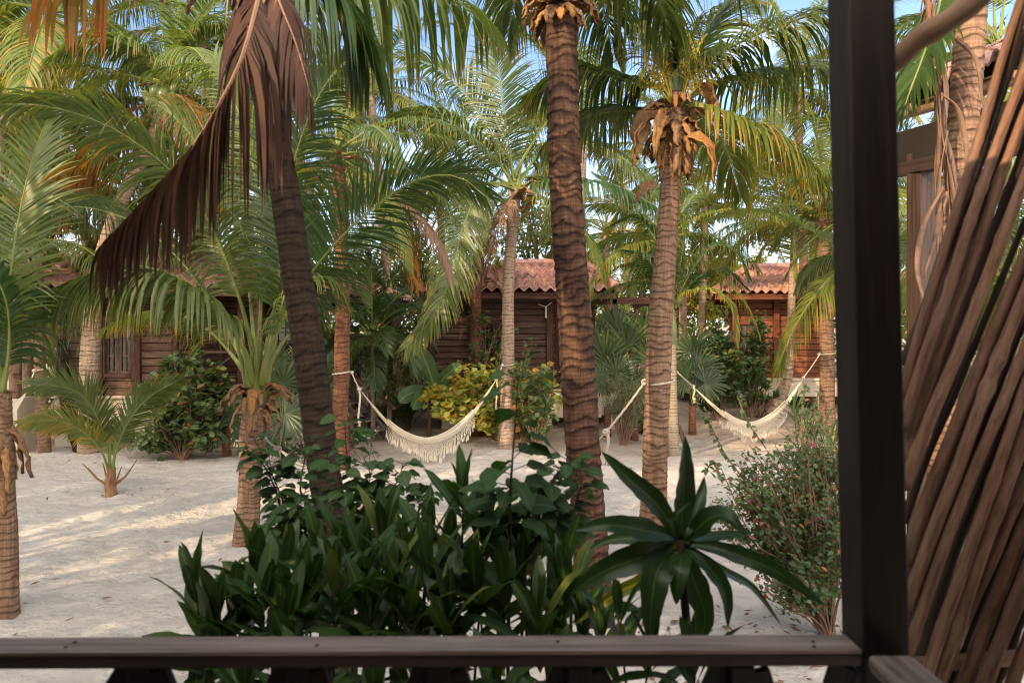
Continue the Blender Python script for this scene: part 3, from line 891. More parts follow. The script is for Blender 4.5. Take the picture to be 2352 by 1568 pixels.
def tile_face(mb, A, B, C, D, pitch=.225, row=.34):
    A, B, C, D = map(Vector, (A, B, C, D))
    u = (B - A); W = u.length; u.normalize()
    n = u.cross(D - A).normalized()
    if n.z < 0: n = -n
    s = n.cross(u); Hs = (D - A).dot(s)
    if Hs < 0: s = -s; Hs = -Hs
    lD = (D - A).dot(u); rC = (C - A).dot(u)
    nr = int(Hs / row) + 1; K = 8; a_ = .042
    for j in range(nr):
        s0 = j * row; s1 = min(s0 + row * 1.12, Hs)
        sm_ = s0 + row * .5
        if sm_ > Hs + .1: continue
        lb = lD * min(1, sm_ / Hs); rb = W + (rC - W) * min(1, sm_ / Hs)
        c = math.floor(lb / pitch) * pitch
        while c < rb - .02:
            r = rng.random(); lift = rng.uniform(.026, .040); ds = rng.uniform(-.012, .012)
            base = len(mb.v)
            for (ss, lf, k2) in ((s0 - .03 + ds, lift - .022, 0), (s0 - .03 + ds, lift, 1), (s1, .004, 2)):
                for i in range(K + 1):
                    x = c + pitch * i / K
                    zz = a_ * math.cos(2 * math.pi * i / K) + lf + .05
                    p = A + u * max(lb - .07, min(rb + .07, x)) + s * ss + n * zz
                    mb.v.append(tuple(p))
            for k in range(2):
                for i in range(K):
                    a = base + k * (K + 1) + i
                    mb.face((a, a + 1, a + K + 2, a + K + 1), None, r)
            c += pitch
def hip_roof(parent, x0, x1, y0, y1, ze, zr, rx0, rx1, ry, tilem='tile', trim='trim', rafters=True, name='roof', dx=0.0):
    A, B, C, D = Vector((x0, y0, ze)), Vector((x1, y0, ze)), Vector((x1 - dx, y1, ze)), Vector((x0 + dx, y1, ze))
    E, F_ = Vector((rx0, ry, zr)), Vector((rx1, ry, zr))
    mb = MB()
    tile_face(mb, A, B, F_, E); tile_face(mb, B, C, F_, F_); tile_face(mb, C, D, E, F_); tile_face(mb, D, A, E, E)
    for a, b in ((A, E), (B, F_), (C, F_), (D, E), (E, F_)):
        d = (b - a); n_ = max(1, int(d.length / .33)); off = Vector((0, 0, .085))
        for k in range(n_):
            p = a + d * (k / n_) + off; q = a + d * ((k + 1.15) / n_) + off
            mb.tube([p + Vector((0, 0, .02)), q], [.105, .085], 8, cap=True, r=rng.random())
    roof = obj(name, mb, M[tilem], parent, smooth=False)
    un = MB()
    dz = Vector((0, 0, -.005)); dz2 = Vector((0, 0, -.05))
    for f in ((A, B, F_, E), (B, C, F_), (C, D, E, F_), (D, A, E)):
        i0 = len(un.v)
        for p in f: un.v.append(tuple(p + dz))
        un.face(tuple(range(i0, i0 + len(f))), None, .3)
        i0 = len(un.v)
        for p in reversed(f): un.v.append(tuple(p + dz2))
        un.face(tuple(range(i0, i0 + len(f))), None, .3)
    ey = .07
    un.box(((x0 + x1) / 2, y0 + .03, ze - .075), (x1 - x0 - .1, .035, .12))
    un.box(((x0 + x1) / 2, y1 - .03, ze - .075), (x1 - x0 - .1 - 2 * dx, .035, .12))
    un.bar((x0 + .03, y0 + .06, ze - .075), (x0 + dx + .03, y1 - .06, ze - .075), .035, .12)
    un.bar((x1 - .03, y0 + .06, ze - .075), (x1 - dx - .03, y1 - .06, ze - .075), .035, .12)
    obj('eave', un, M[trim], roof)
    return roof
def posts(parent, pts, z0, z1, w=.11, mat='trim', name='corner_post'):
    for (x, y) in pts:
        mb = MB(); mb.box((x, y, (z0 + z1) / 2), (w, w, z1 - z0)); obj(name, mb, M[mat], parent, bev=.006)
def x_railing(parent, A, B, zf, ht=.85, mat='trim', xs=None, name='railing', fine=False):
    A = Vector((A[0], A[1], zf)); B = Vector((B[0], B[1], zf)); d = B - A; W = d.length; u = d.normalized(); n = u.cross(UP)
    mb = MB()
    mb.bar(A + UP * ht, B + UP * ht, .09, .04)
    mb.bar(A + UP * .08, B + UP * .08, .05, .05)
    k = max(1, round(W / .75))
    for i in range(k + 1):
        if 0 < i < k:
            p = A + d * (i / k); mb.box(p + UP * (.1 + ht - .02) / 2 , (ht - .13, .05, .05), (UP, n, u))
        if i < k:
            a = A + d * (i / k) + u * .03; b = A + d * ((i + 1) / k) - u * .03
            mb.bar(a + UP * .12 + n * .018, b + UP * (ht - .03) + n * .018, .032, .05, n)
            mb.bar(b + UP * .12 - n * .018, a + UP * (ht - .03) - n * .018, .032, .05, n)
    return obj(name, mb, M[mat], parent)

def cabin(label, root_xy, name='cabin'):
    o = empty(name, (root_xy[0], root_xy[1], 0)); tag(o, label, 'cabin', 'wooden cabins with tiled roofs'); return o

# cabin in the middle: front wall px 994..1260 at 15.0 m
def mid_cabin():
    y0 = 15.0; zf = .93; ze = 3.02
    X = lambda px, d=y0: (px - CX) / F * d
    xa, xb = X(994), X(1262); yb = 18.2; xr = X(1368, 15.6)
    c = cabin('dark brown plank cabin with pinkish tile roof behind the slim pale grey trunk', ((xa + xb) / 2, y0))
    win = (X(1106) - xa, X(1168) - xa, H - (828 - CY) / F * y0, H - (745 - CY) / F * y0)
    w = MB(); bk = MB()
    siding(w, (xa, y0, 0), (xb, y0, 0), zf, ze, [win]); backing(bk, (xa, y0, 0), (xb, y0, 0), zf, ze, [win])
    # canted wall with a narrow window, then the wall behind the porch
    p1, p2 = (xb + .05, y0 + .02, 0), (X(1300, 15.7), 15.7, 0)
    w2 = (.16, .42, 1.35, 2.42)
    siding(w, p1, p2, zf, ze, [w2]); backing(bk, p1, p2, zf, ze, [w2])
    siding(w, p2, (xr, 15.75, 0), zf, ze); backing(bk, p2, (xr, 15.75, 0), zf, ze)
    siding(w, (xa, yb, 0), (xa, y0, 0), zf, ze); backing(bk, (xa, yb, 0), (xa, y0, 0), zf, ze)
    siding(w, (xr, 15.75, 0), (xr, yb, 0), zf, ze); backing(bk, (xr, 15.75, 0), (xr, yb, 0), zf, ze)
    backing(bk, (xr, yb, 0), (xa, yb, 0), zf, ze)
    obj('wall', w, M['plank'], c); obj('wall_core', bk, M['dark'], c)
    window(c, (xa, y0, 0), (xb, y0, 0), win); window(c, p1, p2, w2, 2, 4, 'trim', 1)
    posts(c, [(xa - .03, y0 - .02), (xb + .0, y0 - .035), (p2[0], p2[1] - .05), (X(1084), y0 - .04)], zf - .02, ze, .13)
    pl = MB()
    pl.box(((xa + xr) / 2, (y0 + yb) / 2, .62), (xr - xa + .1, yb - y0 + .12, .62)); obj('plinth', pl, M['plaster'], c, bev=.012)
    for px in (1020, 1145, 1230, 1400):
        p = MB(); x = X(px + 16, 15.1); p.box((x, 15.2, .16), (.4, .4, .40)); obj('pier', p, M['plaster'], c, bev=.01)
    # porch on the right
    xp = X(1408, 16.0)
    dk = MB(); dk.box(((xr + xp + .9) / 2, 16.9, .85), (xp + .9 - xr - .06, 2.6, .12)); obj('porch_floor', dk, M['grey_wood'], c)
    pd = MB(); pd.box(((xr + xp + .9) / 2, 15.72, .55), (xp + .8 - xr, .16, .55)); obj('porch_plinth', pd, M['plaster'], c, bev=.01)
    posts(c, [(xp, 15.8), (xp + .9, 17.9), (xp - .5, 18.1), (xp + .9, 15.9)], .91, 2.95, .12, 'post_far', 'porch_post')
    bm = MB(); bm.bar((xr, 15.8, 2.9), (xp + 1.0, 15.8, 2.9), .12, .16); bm.bar((xp + .9, 15.9, 2.88), (xp + .9, 18.2, 2.88), .1, .14); obj('porch_beam', bm, M['trim'], c)
    x_railing(c, (xb + .1, 15.35), (xr, 15.55), .95, .80, 'trim')
    x_railing(c, (xr + .1, 15.85), (xp - .06, 15.85), .95, .80, 'grey_wood'); x_railing(c, (xp + .06, 15.85), (xp + .86, 15.87), .95, .80, 'grey_wood')
    hip_roof(c, X(972, 14.5), X(1414, 14.5) + .05, 14.4, 19.4, 3.03, 3.80, X(1181, 17.2), X(1340, 17.2), 17.1)
    # the small pale Y shaped fixture under the eave
    b = MB(); q = P(1254, 712, 14.9); b.box(q + Vector((0, 0, -.05)), (.035, .03, .24)); b.bar(q + Vector((0, 0, .07)), q + Vector((.12, 0, .16)), .016, .016); b.bar(q + Vector((0, 0, .07)), q + Vector((-.17, 0, .125)), .016, .016)
    b.bar(q + Vector((0, 0, 0)), q + Vector((0, .09, 0)), .02, .02)
    obj('wall_bracket', b, M['white'], c)
    return c, xp
mid, XP = mid_cabin()

def right_cabin():
    y0 = 17.5; zf = .95; ze = 3.08
    X = lambda px, d=y0: (px - CX) / F * d
    c = cabin('reddish plank cabin with sunlit orange tile roof behind the thin curved trunk on the right', (X(1800), y0))
    xa, xb = X(1690), X(1890); yb = 21.5
    win = (X(1693) - xa, X(1745) - xa, 1.35, 2.35)
    w = MB(); bk = MB()
    siding(w, (xa, y0, 0), (xb, y0, 0), zf, ze, [win], .15); backing(bk, (xa, y0, 0), (xb, y0, 0), zf, ze, [win])
    siding(w, (xa + 1.1, yb, 0), (xa, y0, 0), zf, ze, [], .15); backing(bk, (xa + 1.1, yb, 0), (xa, y0, 0), zf, ze)
    siding(w, (xb, y0, 0), (xb, yb, 0), zf, ze, [], .15); backing(bk, (xb, y0, 0), (xb, yb, 0), zf, ze)
    backing(bk, (xb, yb, 0), (xa + 1.15, yb, 0), zf, ze)
    obj('wall', w, M['plank_red'], c); obj('wall_core', bk, M['dark'], c)
    window(c, (xa, y0, 0), (xb, y0, 0), win, 2, 3, 'trim_red')
    posts(c, [(xa - .02, y0 - .03), (X(1780), y0 - .05), (xb - .02, y0 - .04)], zf - .03, ze, .14, 'trim_red')
    pl = MB(); pl.box(((X(1605) + xb) / 2 + 1.5, (y0 + yb) / 2, .72), (xb - X(1605) + 3.2, yb - y0 + .2, .42)); obj('plinth', pl, M['plaster'], c, bev=.012)
    p = MB(); p.box(((X(1605) + xb) / 2 + 1.5, y0 - .06, .955), (xb - X(1605) + 3.4, .2, .06)); obj('ledge', p, M['plaster'], c, bev=.01)
    for px in (1620, 1895, 2080):
        p = MB(); p.box((X(px), y0 + .15, .34), (.42, .42, .36)); obj('pier', p, M['plaster'], c, bev=.01)
    posts(c, [(xb + 1.5, y0 + .1), (xb + 3.0, y0 + .1)], .98, 3.0, .12, 'post_far', 'porch_post')
    x_railing(c, (xb + .1, y0 + .08), (xb + 1.45, y0 + .08), .98, .82, 'trim_red')
    x_railing(c, (xb + 1.55, y0 + .08), (xb + 2.95, y0 + .08), .98, .82, 'trim_red')
    hip_roof(c, X(1640, 16.9), X(1890) + 4.0, 16.8, 21.6, 3.10, 3.90, X(1722, 19.4), X(1890) + 1.9, 19.4, 'tile', 'trim_red', dx=1.35)
    return c
right_cabin()

def left_cabin():
    y0 = 13.1; zf = .98; ze = 2.98
    X = lambda px, d=y0: (px - CX) / F * d
    c = cabin('weathered plank cabin on the left with paned window, porch steps and beige plinth', (X(400), y0))
    xa, xb = X(150), X(408); yb = 17.6; xe = X(552)
    win = (X(243) - xa, X(310) - xa, H - (858 - CY) / F * y0, H - (735 - CY) / F * y0)
    w = MB(); bk = MB()
    siding(w, (xa, y0, 0), (xb, y0, 0), zf, ze, [win], .145); backing(bk, (xa, y0, 0), (xb, y0, 0), zf, ze, [win])
    siding(w, (xa, yb, 0), (xa, y0, 0), zf, ze, [], .145); backing(bk, (xa, yb, 0), (xa, y0, 0), zf, ze)
    # recessed porch, then the lattice door wall
    yr = 15.5
    siding(w, (xb, y0, 0), (xb, yr, 0), zf, ze, [], .145); backing(bk, (xb, y0, 0), (xb, yr, 0), zf, ze)
    xw = X(684, yr)
    door = (X(603, yr) - xb, X(676, yr) - xb, 1.05, H - (690 - CY) / F * yr)
    siding(w, (xb, yr, 0), (xw, yr, 0), zf, ze, [door], .145); backing(bk, (xb, yr, 0), (xw, yr, 0), zf, ze, [door])
    siding(w, (xw, yr, 0), (xw, yb, 0), zf, ze, [], .145); backing(bk, (xw, yr, 0), (xw, yb, 0), zf, ze)
    backing(bk, (xw, yb, 0), (xa, yb, 0), zf, ze)
    obj('wall', w, M['plank_left'], c); obj('wall_core', bk, M['dark'], c)
    window(c, (xa, y0, 0), (xb, y0, 0), win, 2, 3, 'plank_left')
    window(c, (xb, yr, 0), (xw, yr, 0), door, 4, 6, 'trim_red', 1)
    posts(c, [(xa, y0 - .03), (X(236), y0 - .05), (X(321), y0 - .05), (xb - .03, y0 - .04), (xe, y0 + .05)], zf - .03, ze, .11, 'trim')
    for (x0_, x1_) in ((X(128), xe + .08),):
        p = MB(); p.box(((x0_ + x1_) / 2, y0 + 1.2, .74), (x1_ - x0_, 2.5, .46)); obj('plinth', p, M['plaster'], c, bev=.012)
        p = MB(); p.box(((x0_ + x1_) / 2, y0 - .07, .965), (x1_ - x0_ + .06, .1, .05)); obj('ledge', p, M['plaster'], c, bev=.012)
    for px in (145, 330, 545):
        p = MB(); p.box((X(px), y0 + .2, .27), (.36, .36, .56)); obj('pier', p, M['plaster'], c, bev=.01)
    x_railing(c, (xb + .05, y0 + .06), (xe - .06, y0 + .06), .98, .84, 'post_far')
    # right porch further back with steps
    yd = 15.3; xd0, xd1 = xe - .4, X(872, yd)
    p = MB(); p.box(((xd0 + xd1) / 2 + .2, yd + 1.2, .60), (xd1 - xd0 - .4, 2.2, .66)); obj('porch_plinth', p, M['plaster'], c, bev=.012)
    p = MB(); p.box(((xd0 + xd1) / 2, yd + 1.1, .955), (xd1 - xd0 + .05, 2.5, .05)); obj('porch_floor', p, M['plaster'], c, bev=.02)
    posts(c, [(X(855, yd), yd + .1), (X(855, yd), yd + 2.3), (X(690, yd), yd + .1)], .98, 2.95, .11, 'trim', 'porch_post')
    bm = MB(); bm.bar((xd0, yd + .1, 2.88), (xd1 + .1, yd + .1, 2.88), .12, .16); bm.bar((X(855, yd), yd + .16, 2.86), (X(855, yd), yd + 2.4, 2.86), .1, .14); obj('porch_beam', bm, M['trim'], c)
    x_railing(c, (X(798, yd), yd + .1), (X(851, yd), yd + .1), .98, .78, 'trim')
    x_railing(c, (X(855, yd), yd + .16), (X(855, yd), yd + 2.2), .98, .78, 'trim')
    # steps: run down towards the right front
    s = empty('stairs', (0, 0, 0)); s.parent = c; s.location = Vector((0, 0, 0)) - ORG[c.name]; ORG[s.name] = Vector((0, 0, 0))
    tA, tB = P(745, 900, 14.9), P(838, 1000, 13.4); tA.z = .90; tB.z = .16
    wdir = Vector((.80, .60, 0)).normalized(); wdir = Vector((-(tB - tA).y, (tB - tA).x, 0)).normalized()
    for k in range(5):
        q = tA.lerp(tB, (k + .5) / 5.0)
        m_ = MB(); run = Vector((tB.x - tA.x, tB.y - tA.y, 0)).normalized()
        m_.box(q + Vector((0, 0, .0)), (1.0, .30, .04), (wdir, run, UP)); obj('step', m_, M['grey_wood'], s, bev=.005)
    for sg in (-1, 1):
        m_ = MB(); a = tA + wdir * .53 * sg + UP * .0; b = tB + wdir * .53 * sg + UP * -.10
        m_.bar(a, b, .05, .22); obj('stringer', m_, M['grey_wood'], s)
    # handrails
    for nm, a, b, pp in (('handrail', P(793, 846, 15.1), P(905, 937, 13.5), ((812, 866, 14.8), (851, 898, 14.3), (895, 932, 13.62))),
                         ('handrail', P(745, 880, 14.2), P(818, 952, 12.9), ((808, 945, 13.0), (748, 884, 14.1)))):
        m_ = MB(); m_.bar(a, b, .085, .045); obj(nm, m_, M['post_far'], s)
        for (x, y, d) in pp:
            q = P(x, y, d); m_ = MB(); m_.box((q.x, q.y, (q.z + .0) / 2 - .01), (.085, .085, q.z)); obj('handrail_post', m_, M['post_far'], s, bev=.004)
    hip_roof(c, X(80, 12.6), X(560, 12.6), 12.4, 18.4, 3.0, 3.95, X(240, 15.4), X(500, 15.4), 15.4)
    hip_roof(c, X(560, 12.6) - .3, X(884, 14.8), 14.6, 18.3, 2.93, 3.62, X(620, 16.4), X(735, 16.4), 16.4, name='porch_roof')
    return c
left_cabin()

# green garden wall between the cabins
gw = MB(); a = P(560, 780, 20.2); b = P(955, 780, 20.2)
gw.box(((a.x + b.x) / 2, 20.3, .95), (b.x - a.x, .2, 2.1))
g_ = obj('garden_wall', gw, M['plaster_green'], origin=((a.x + b.x) / 2, 20.3, 0)); tag(g_, 'pale green plastered garden wall with a grey coping behind the porch steps', 'wall')
cp = MB(); cp.box(((a.x + b.x) / 2, 20.3, 2.04), (b.x - a.x + .1, .3, .07)); obj('coping', cp, M['grey_wood'], g_)
gw = MB(); gw.box((-8.9, 16.5, .62), (2.6, .2, 1.2))
g_ = obj('garden_wall', gw, M['plaster_green'], origin=(-8.9, 16.5, 0)); tag(g_, 'low green plastered wall at the far left behind the thin trunk', 'wall')
gw = MB(); q = P(42, 900, 12.6); gw.box((q.x - .15, 12.6, .5), (.62, .5, 1.0))
g_ = obj('plaster_pillar', gw, M['plaster'], origin=(q.x, 12.6, 0)); tag(g_, 'square beige plaster pillar at the far left edge behind the hammock end', 'pillar')
bevel(g_, .012)

# ------------------------------------------------------------------ our own porch
def near_porch():
    zt = H - .69
    o = empty('porch', (.74, 1.5, 0)); tag(o, 'dark wooden porch corner in the foreground with railing and square post', 'porch')
    # corner post, leaning a touch as in the photo
    a, b = P(1949, 0, 1.45), P(1983, 1460, 1.45)
    d = (a - b) / 1460.0
    def at(py): return b + d * (1460 - py)
    top = at(-120); bot = at(2300)
    w = .100
    m_ = MB(); ax = (top - bot).normalized()
    cen = lambda p: p + Vector((w / 2, w / 2, 0))
    m_.bar(cen(bot), cen(top), w, w, (0, 1, 0)); obj('corner_post', m_, M['post'], o, bev=.006)
    # front railing
    r_ = MB(); A = P(-260, 745, 1.46); B = Vector((b.x - .004, 1.485, zt - .018)); A.z = zt - .018; A.y = 1.458; A.x = -2.86
    r_.bar(A + UP * .014, B + UP * .014, .072, .008); obj('lit_rail_top', r_, M['rail_top'], o)  # thin slab for the lit top of the rail, brightness put into its colour
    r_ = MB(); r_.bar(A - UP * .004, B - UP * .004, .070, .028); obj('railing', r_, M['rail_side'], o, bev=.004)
    lo_ = MB(); lo_.bar((A.x, 1.46, zt - .74), (B.x, 1.487, zt - .74), .05, .06); obj('lower_rail', lo_, M['post'], o, bev=.004)
    yb = 1.472
    def X(px): return (px - CX) / F * yb
    m_ = MB(); m_.box((-2.91, 1.46, 1.78), (.1, .1, 3.56)); obj('corner_post', m_, M['post'], o, bev=.006)
    for (sx, sy) in ((-.95, .010), (-.955, -.014), (.10, .012), (.655, .012), (.648, -.010), (-.42, -.004)):
        m_ = MB(); yy = 1.474 + sy; m_.tube([(sx, yy, zt - .002), (sx, yy, zt + .0012)], .0042, 10); obj('screw', m_, M['dark'], o)
    for px in (-1750, -1350, -960, -600, -180, 330, 690, 1010, 1330, 1700):
        m_ = MB(); x = X(px); m_.box((x, yb, zt - .373), (.05, .045, .672)); obj('baluster', m_, M['post'], o, bev=.003)
    spans = [(-1750, -1350), (-1350, -960), (-960, -600), (-600, -180), (-180, 330), (330, 690), (690, 1010), (1010, 1330), (1330, 1700), (1700, 1975)]
    for (p, q) in spans:
        x0, x1 = X(p) + .03, X(q) - .03
        for s_, (za, zb) in ((-.011, (zt - .05, zt - .70)), (.011, (zt - .70, zt - .05))):
            m_ = MB(); m_.bar((x0, yb + s_, za), (x1, yb + s_, zb), .02, .055, (0, 1, 0) if False else (0, 0, 1)); obj('brace', m_, M['post'], o)
    # side railing, coming back past the camera
    r_ = MB(); r_.bar((.792, 1.435, zt - .018), (.792, .2, zt - .018), .095, .036); obj('side_railing', r_, M['rail_top'], o, bev=.012)
    fl = MB()
    for k in range(16): fl.box((-.85, 1.50 - k * .142, .74), (3.3, .136, .03))
    obj('floor', fl, M['rail_top'], o)
    # unseen porch roof and cabin wall behind the camera, shaped to darken the post
    rf = MB(); rf.box((-.35, -.72, 3.62), (5.4, 3.2, .10), (Vector((1, 0, 0)), Vector((0, math.cos(R(6)), -math.sin(R(6)))), Vector((0, math.sin(R(6)), math.cos(R(6))))))
    rf.box((2.4, 1.3, 3.86), (2.6, 3.0, .08)); obj('roof', rf, M['post'], o)  # second roof piece added to keep light off the poles
    wl = MB(); siding(wl, (-2.9, -1.5, 0), (2.3, -1.5, 0), .75, 3.7, [], .14); wl.box((-.3, -1.58, 2.2), (5.2, .1, 3.0)); obj('wall', wl, M['trim'], o)
    wl = MB(); wl.box((2.36, -.1, 2.1), (.1, 2.8, 2.8)); wl.box((-2.95, -.25, 2.1), (.1, 2.8, 2.8)); obj('added_side_wall', wl, M['trim'], o)  # unseen side walls added to block light on post, rail and poles
    # round pole bracing the post at the top
    t_ = MB(); a, b = P(2040, 150, 1.62), P(2262, -18, 1.50)
    t_.tube(resample([a, a.lerp(b, .35) + Vector((0, 0, .008)), a.lerp(b, .7) - Vector((0, 0, .004)), b, b + (b - a) * .5], 24)[0], [.026 + .002 * math.sin(k * 1.1) for k in range(24)], 14, rough=.08)
    obj('brace_pole', t_, M['branch_light'], o, smooth=True)
near_porch()

POLES = [
 [(2083,867),(2103,783),(2132,695),(2168,580),(2209,439),(2253,311),(2293,157),(2344,0)],
 [(2084,940),(2092,914),(2125,808),(2154,720),(2180,665),(2203,574),(2245,439),(2282,351),(2322,238),(2362,140)],
 [(2088,1013),(2110,958),(2132,885),(2165,779),(2209,684),(2245,572),(2293,421),(2322,329),(2362,235)],
 [(2092,1075),(2117,995),(2154,925),(2183,860),(2216,779),(2249,695),(2286,596),(2352,420),(2380,340)],
 [(2094,1248),(2101,1210),(2128,1127),(2158,1044),(2187,984),(2223,885),(2253,812),(2293,720),(2341,611),(2390,500)],
 [(2097,1346),(2109,1297),(2131,1236),(2158,1187),(2188,1108),(2235,966),(2264,878),(2315,764),(2352,669),(2400,560)],
 [(2097,1463),(2105,1410),(2135,1335),(2169,1233),(2188,1180),(2214,1108),(2263,1014),(2352,800),(2400,690)],
 [(2110,1610),(2135,1531),(2165,1429),(2214,1297),(2252,1187),(2290,1078),(2324,976),(2362,860),(2400,760)],
 [(2140,1600),(2158,1542),(2218,1353),(2256,1240),(2301,1127),(2352,999),(2400,880)],
 [(2160,1560),(2192,1467),(2222,1384),(2256,1304),(2290,1255),(2312,1176),(2362,1100),(2410,1000)],
 [(2200,1610),(2214,1565),(2263,1429),(2297,1353),(2324,1270),(2362,1180),(2410,1070)],
 [(2245,1610),(2260,1568),(2294,1482),(2331,1384),(2362,1290),(2410,1190)],
 [(2310,1610),(2324,1568),(2362,1465),(2410,1340)],
]
def pole_screen():
    o = empty('pole_screen', P(2220, 745, 1.8) * 1.0); o.location.z = 0; ORG[o.name] = Vector(o.location)
    tag(o, 'screen of slanting bare branch poles to the right of the dark post', 'screen')
    rg = random.Random(3)
    allp = [(i, pl, 1.72) for i, pl in enumerate(POLES)]
    for i in range(len(POLES) - 1):
        for f, dd in ((.5, 1.84),):
            a_l = resample([Vector((x, y, 0)) for x, y in POLES[i]], 8)[0]; b_l = resample([Vector((x, y, 0)) for x, y in POLES[i + 1]], 8)[0]
            allp.append((i + 13, [tuple(p.lerp(q, f + rg.uniform(-.1, .1)))[:2] for p, q in zip(a_l, b_l)], dd))
    for i, pl, d0 in allp:
        d0 += .06 * rg.random()
        wpx = [33, 36, 34, 40, 38, 40, 34, 36, 46, 40, 40, 42, 40][i] if i < 13 else rg.uniform(24, 36)
        pl = [tuple(Vector(q)) for q in resample([Vector((x, y, 0)) for x, y in pl], 7)[0]]
        st_, en_ = Vector(pl[0]), Vector(pl[-1])
        pl = [tuple(Vector(q).lerp(st_.lerp(en_, k / 6), .45))[:2] for k, q in enumerate(pl)]
        pts3 = [P(x, y, d0 + .0002 * (1500 - y)) for (x, y) in pl]
        a, b = pts3[1], pts3[0]; dr = (b - a).normalized()
        if pl[0][0] <= 2105: pts3.insert(0, b + dr * .06)
        else:
            while b.z > .8: b = b + dr * .15 + Vector((0, 0, -.02)); pts3.insert(0, b)
        a, b = pts3[-2], pts3[-1]; dr = (b - a).normalized(); dr.z = max(dr.z, .3)
        while b.z < 3.35: b = b + dr * .15; pts3.append(b)
        path, T = resample(catmull(pts3, 6), 70)
        r0 = wpx * (.35 if i < 13 else .29) * d0 / F; kn = [rg.random() for _ in range(6)]; rad = []
        for k in range(70):
            t = k / 69; r = r0 * (1.08 - .2 * t)
            for q in kn: r += r0 * .20 * math.exp(-((t - q) / .010) ** 2)
            rad.append(r)
        m_ = MB(); m_.tube(path, rad, 14, rough=.05, seed=i * 3.1 + d0); obj('pole', m_, M['branch' if i < 13 else 'branch_shaded'], o, smooth=True)
    for i in range(15):      # the layer of poles behind
        d0 = 1.95 + .3 * rg.random()
        y = 760 + i * 90 + rg.uniform(-20, 20)
        x0 = 2075; sl = rg.uniform(2.35, 3.0)
        pl = [(x0, y + 80), (x0 + 60 , y + 80 - 60 * sl * .9), (x0 + 140, y + 80 - 140 * sl), (x0 + 240, y + 80 - 240 * sl), (x0 + 330, y + 80 - 330 * sl * 1.03)]
        pts3 = [P(x, yy, d0) for (x, yy) in pl]
        a, b = pts3[1], pts3[0]; dr = (b - a).normalized()
        path, T = resample(catmull(pts3, 5), 40); r0 = rg.uniform(.010, .015)
        m_ = MB(); m_.tube(path, [r0 * (1 + .04 * math.sin(k * .9 + i)) for k in range(40)], 12, rough=.05, seed=i * 1.7); obj('pole', m_, M['branch_shaded'], o, smooth=True)
    # the cross bar they are nailed to
    m_ = MB(); a, b = P(2050, 1530, 1.84), P(2460, 1500, 1.84); m_.tube([a, a.lerp(b, .5), b], .02, 10); obj('cross_bar', m_, M['branch'], o, smooth=True)
pole_screen()

def neighbour_porch():
    o = empty('neighbour_porch', (3.9, 6.0, 0)); tag(o, 'neighbouring porch with pale round eave log and dark beam, right of the near dark post', 'porch')
    a, b, c = P(2040, 272, 6.7), P(2220, 218, 5.7), P(2430, 140, 4.7)
    m_ = MB(); m_.tube([a + (a - b) * .3, a, b, c], [.055, .057, .06, .062], 14, rough=.05); obj('eave_log', m_, M['branch_light'], o, smooth=True)
    m_ = MB(); off = Vector((0, .12, -.33)); m_.bar(a + (a - b) * .3 + off, c + off, .14, .30); obj('beam', m_, M['dark'], o)  # shade on the beam is put in as a near-black colour
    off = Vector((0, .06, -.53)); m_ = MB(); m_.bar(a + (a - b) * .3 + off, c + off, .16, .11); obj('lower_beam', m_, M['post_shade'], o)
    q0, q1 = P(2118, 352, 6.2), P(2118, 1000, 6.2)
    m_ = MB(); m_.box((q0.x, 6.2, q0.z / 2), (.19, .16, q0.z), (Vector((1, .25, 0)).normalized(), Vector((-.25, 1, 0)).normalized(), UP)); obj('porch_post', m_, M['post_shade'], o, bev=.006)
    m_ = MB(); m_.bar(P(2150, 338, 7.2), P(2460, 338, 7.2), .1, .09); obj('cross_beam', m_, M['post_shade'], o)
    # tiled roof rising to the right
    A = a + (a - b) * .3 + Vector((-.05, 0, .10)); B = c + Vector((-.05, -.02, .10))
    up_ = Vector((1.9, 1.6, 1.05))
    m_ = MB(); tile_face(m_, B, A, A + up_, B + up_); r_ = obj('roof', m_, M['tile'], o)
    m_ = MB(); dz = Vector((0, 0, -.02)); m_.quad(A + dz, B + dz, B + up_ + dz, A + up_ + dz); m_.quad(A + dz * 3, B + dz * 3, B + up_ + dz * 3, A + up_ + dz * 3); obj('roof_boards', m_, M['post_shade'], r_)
    for k in range(7):
        t = k / 6; p = A.lerp(B, t) + Vector((0, 0, -.10)); m_ = MB(); m_.tube([p, p + up_], .045, 8); obj('rafter', m_, M['branch_light'], o, smooth=True)
neighbour_porch()
# ------------------------------------------------------------------ palms
CAMAZ = -math.pi / 2
def palm(label, path, mat, spacing=.08, amp=.05, n=20, seed=0, foot=1.3, jag=.5, lump=.04, group='coconut palms', cat='palm tree', name='coconut_palm', sub=9):
    pts = px_trunk(path)
    pts = flare(pts, foot)
    x, y, z, r = pts[-1]
    root = palm_root(label, (x, y, ground_z(x, y)), name, cat, group)
    # root origin slightly different from trunk foot is fine
    obj('trunk', trunk_mb(pts, spacing, amp, n, seed, jag=jag, lump=lump, sub=sub if path[0][2] < 8 else 6), M[mat], root, smooth=True)
    return root, Vector(pts[0][:3]), pts[0][3]

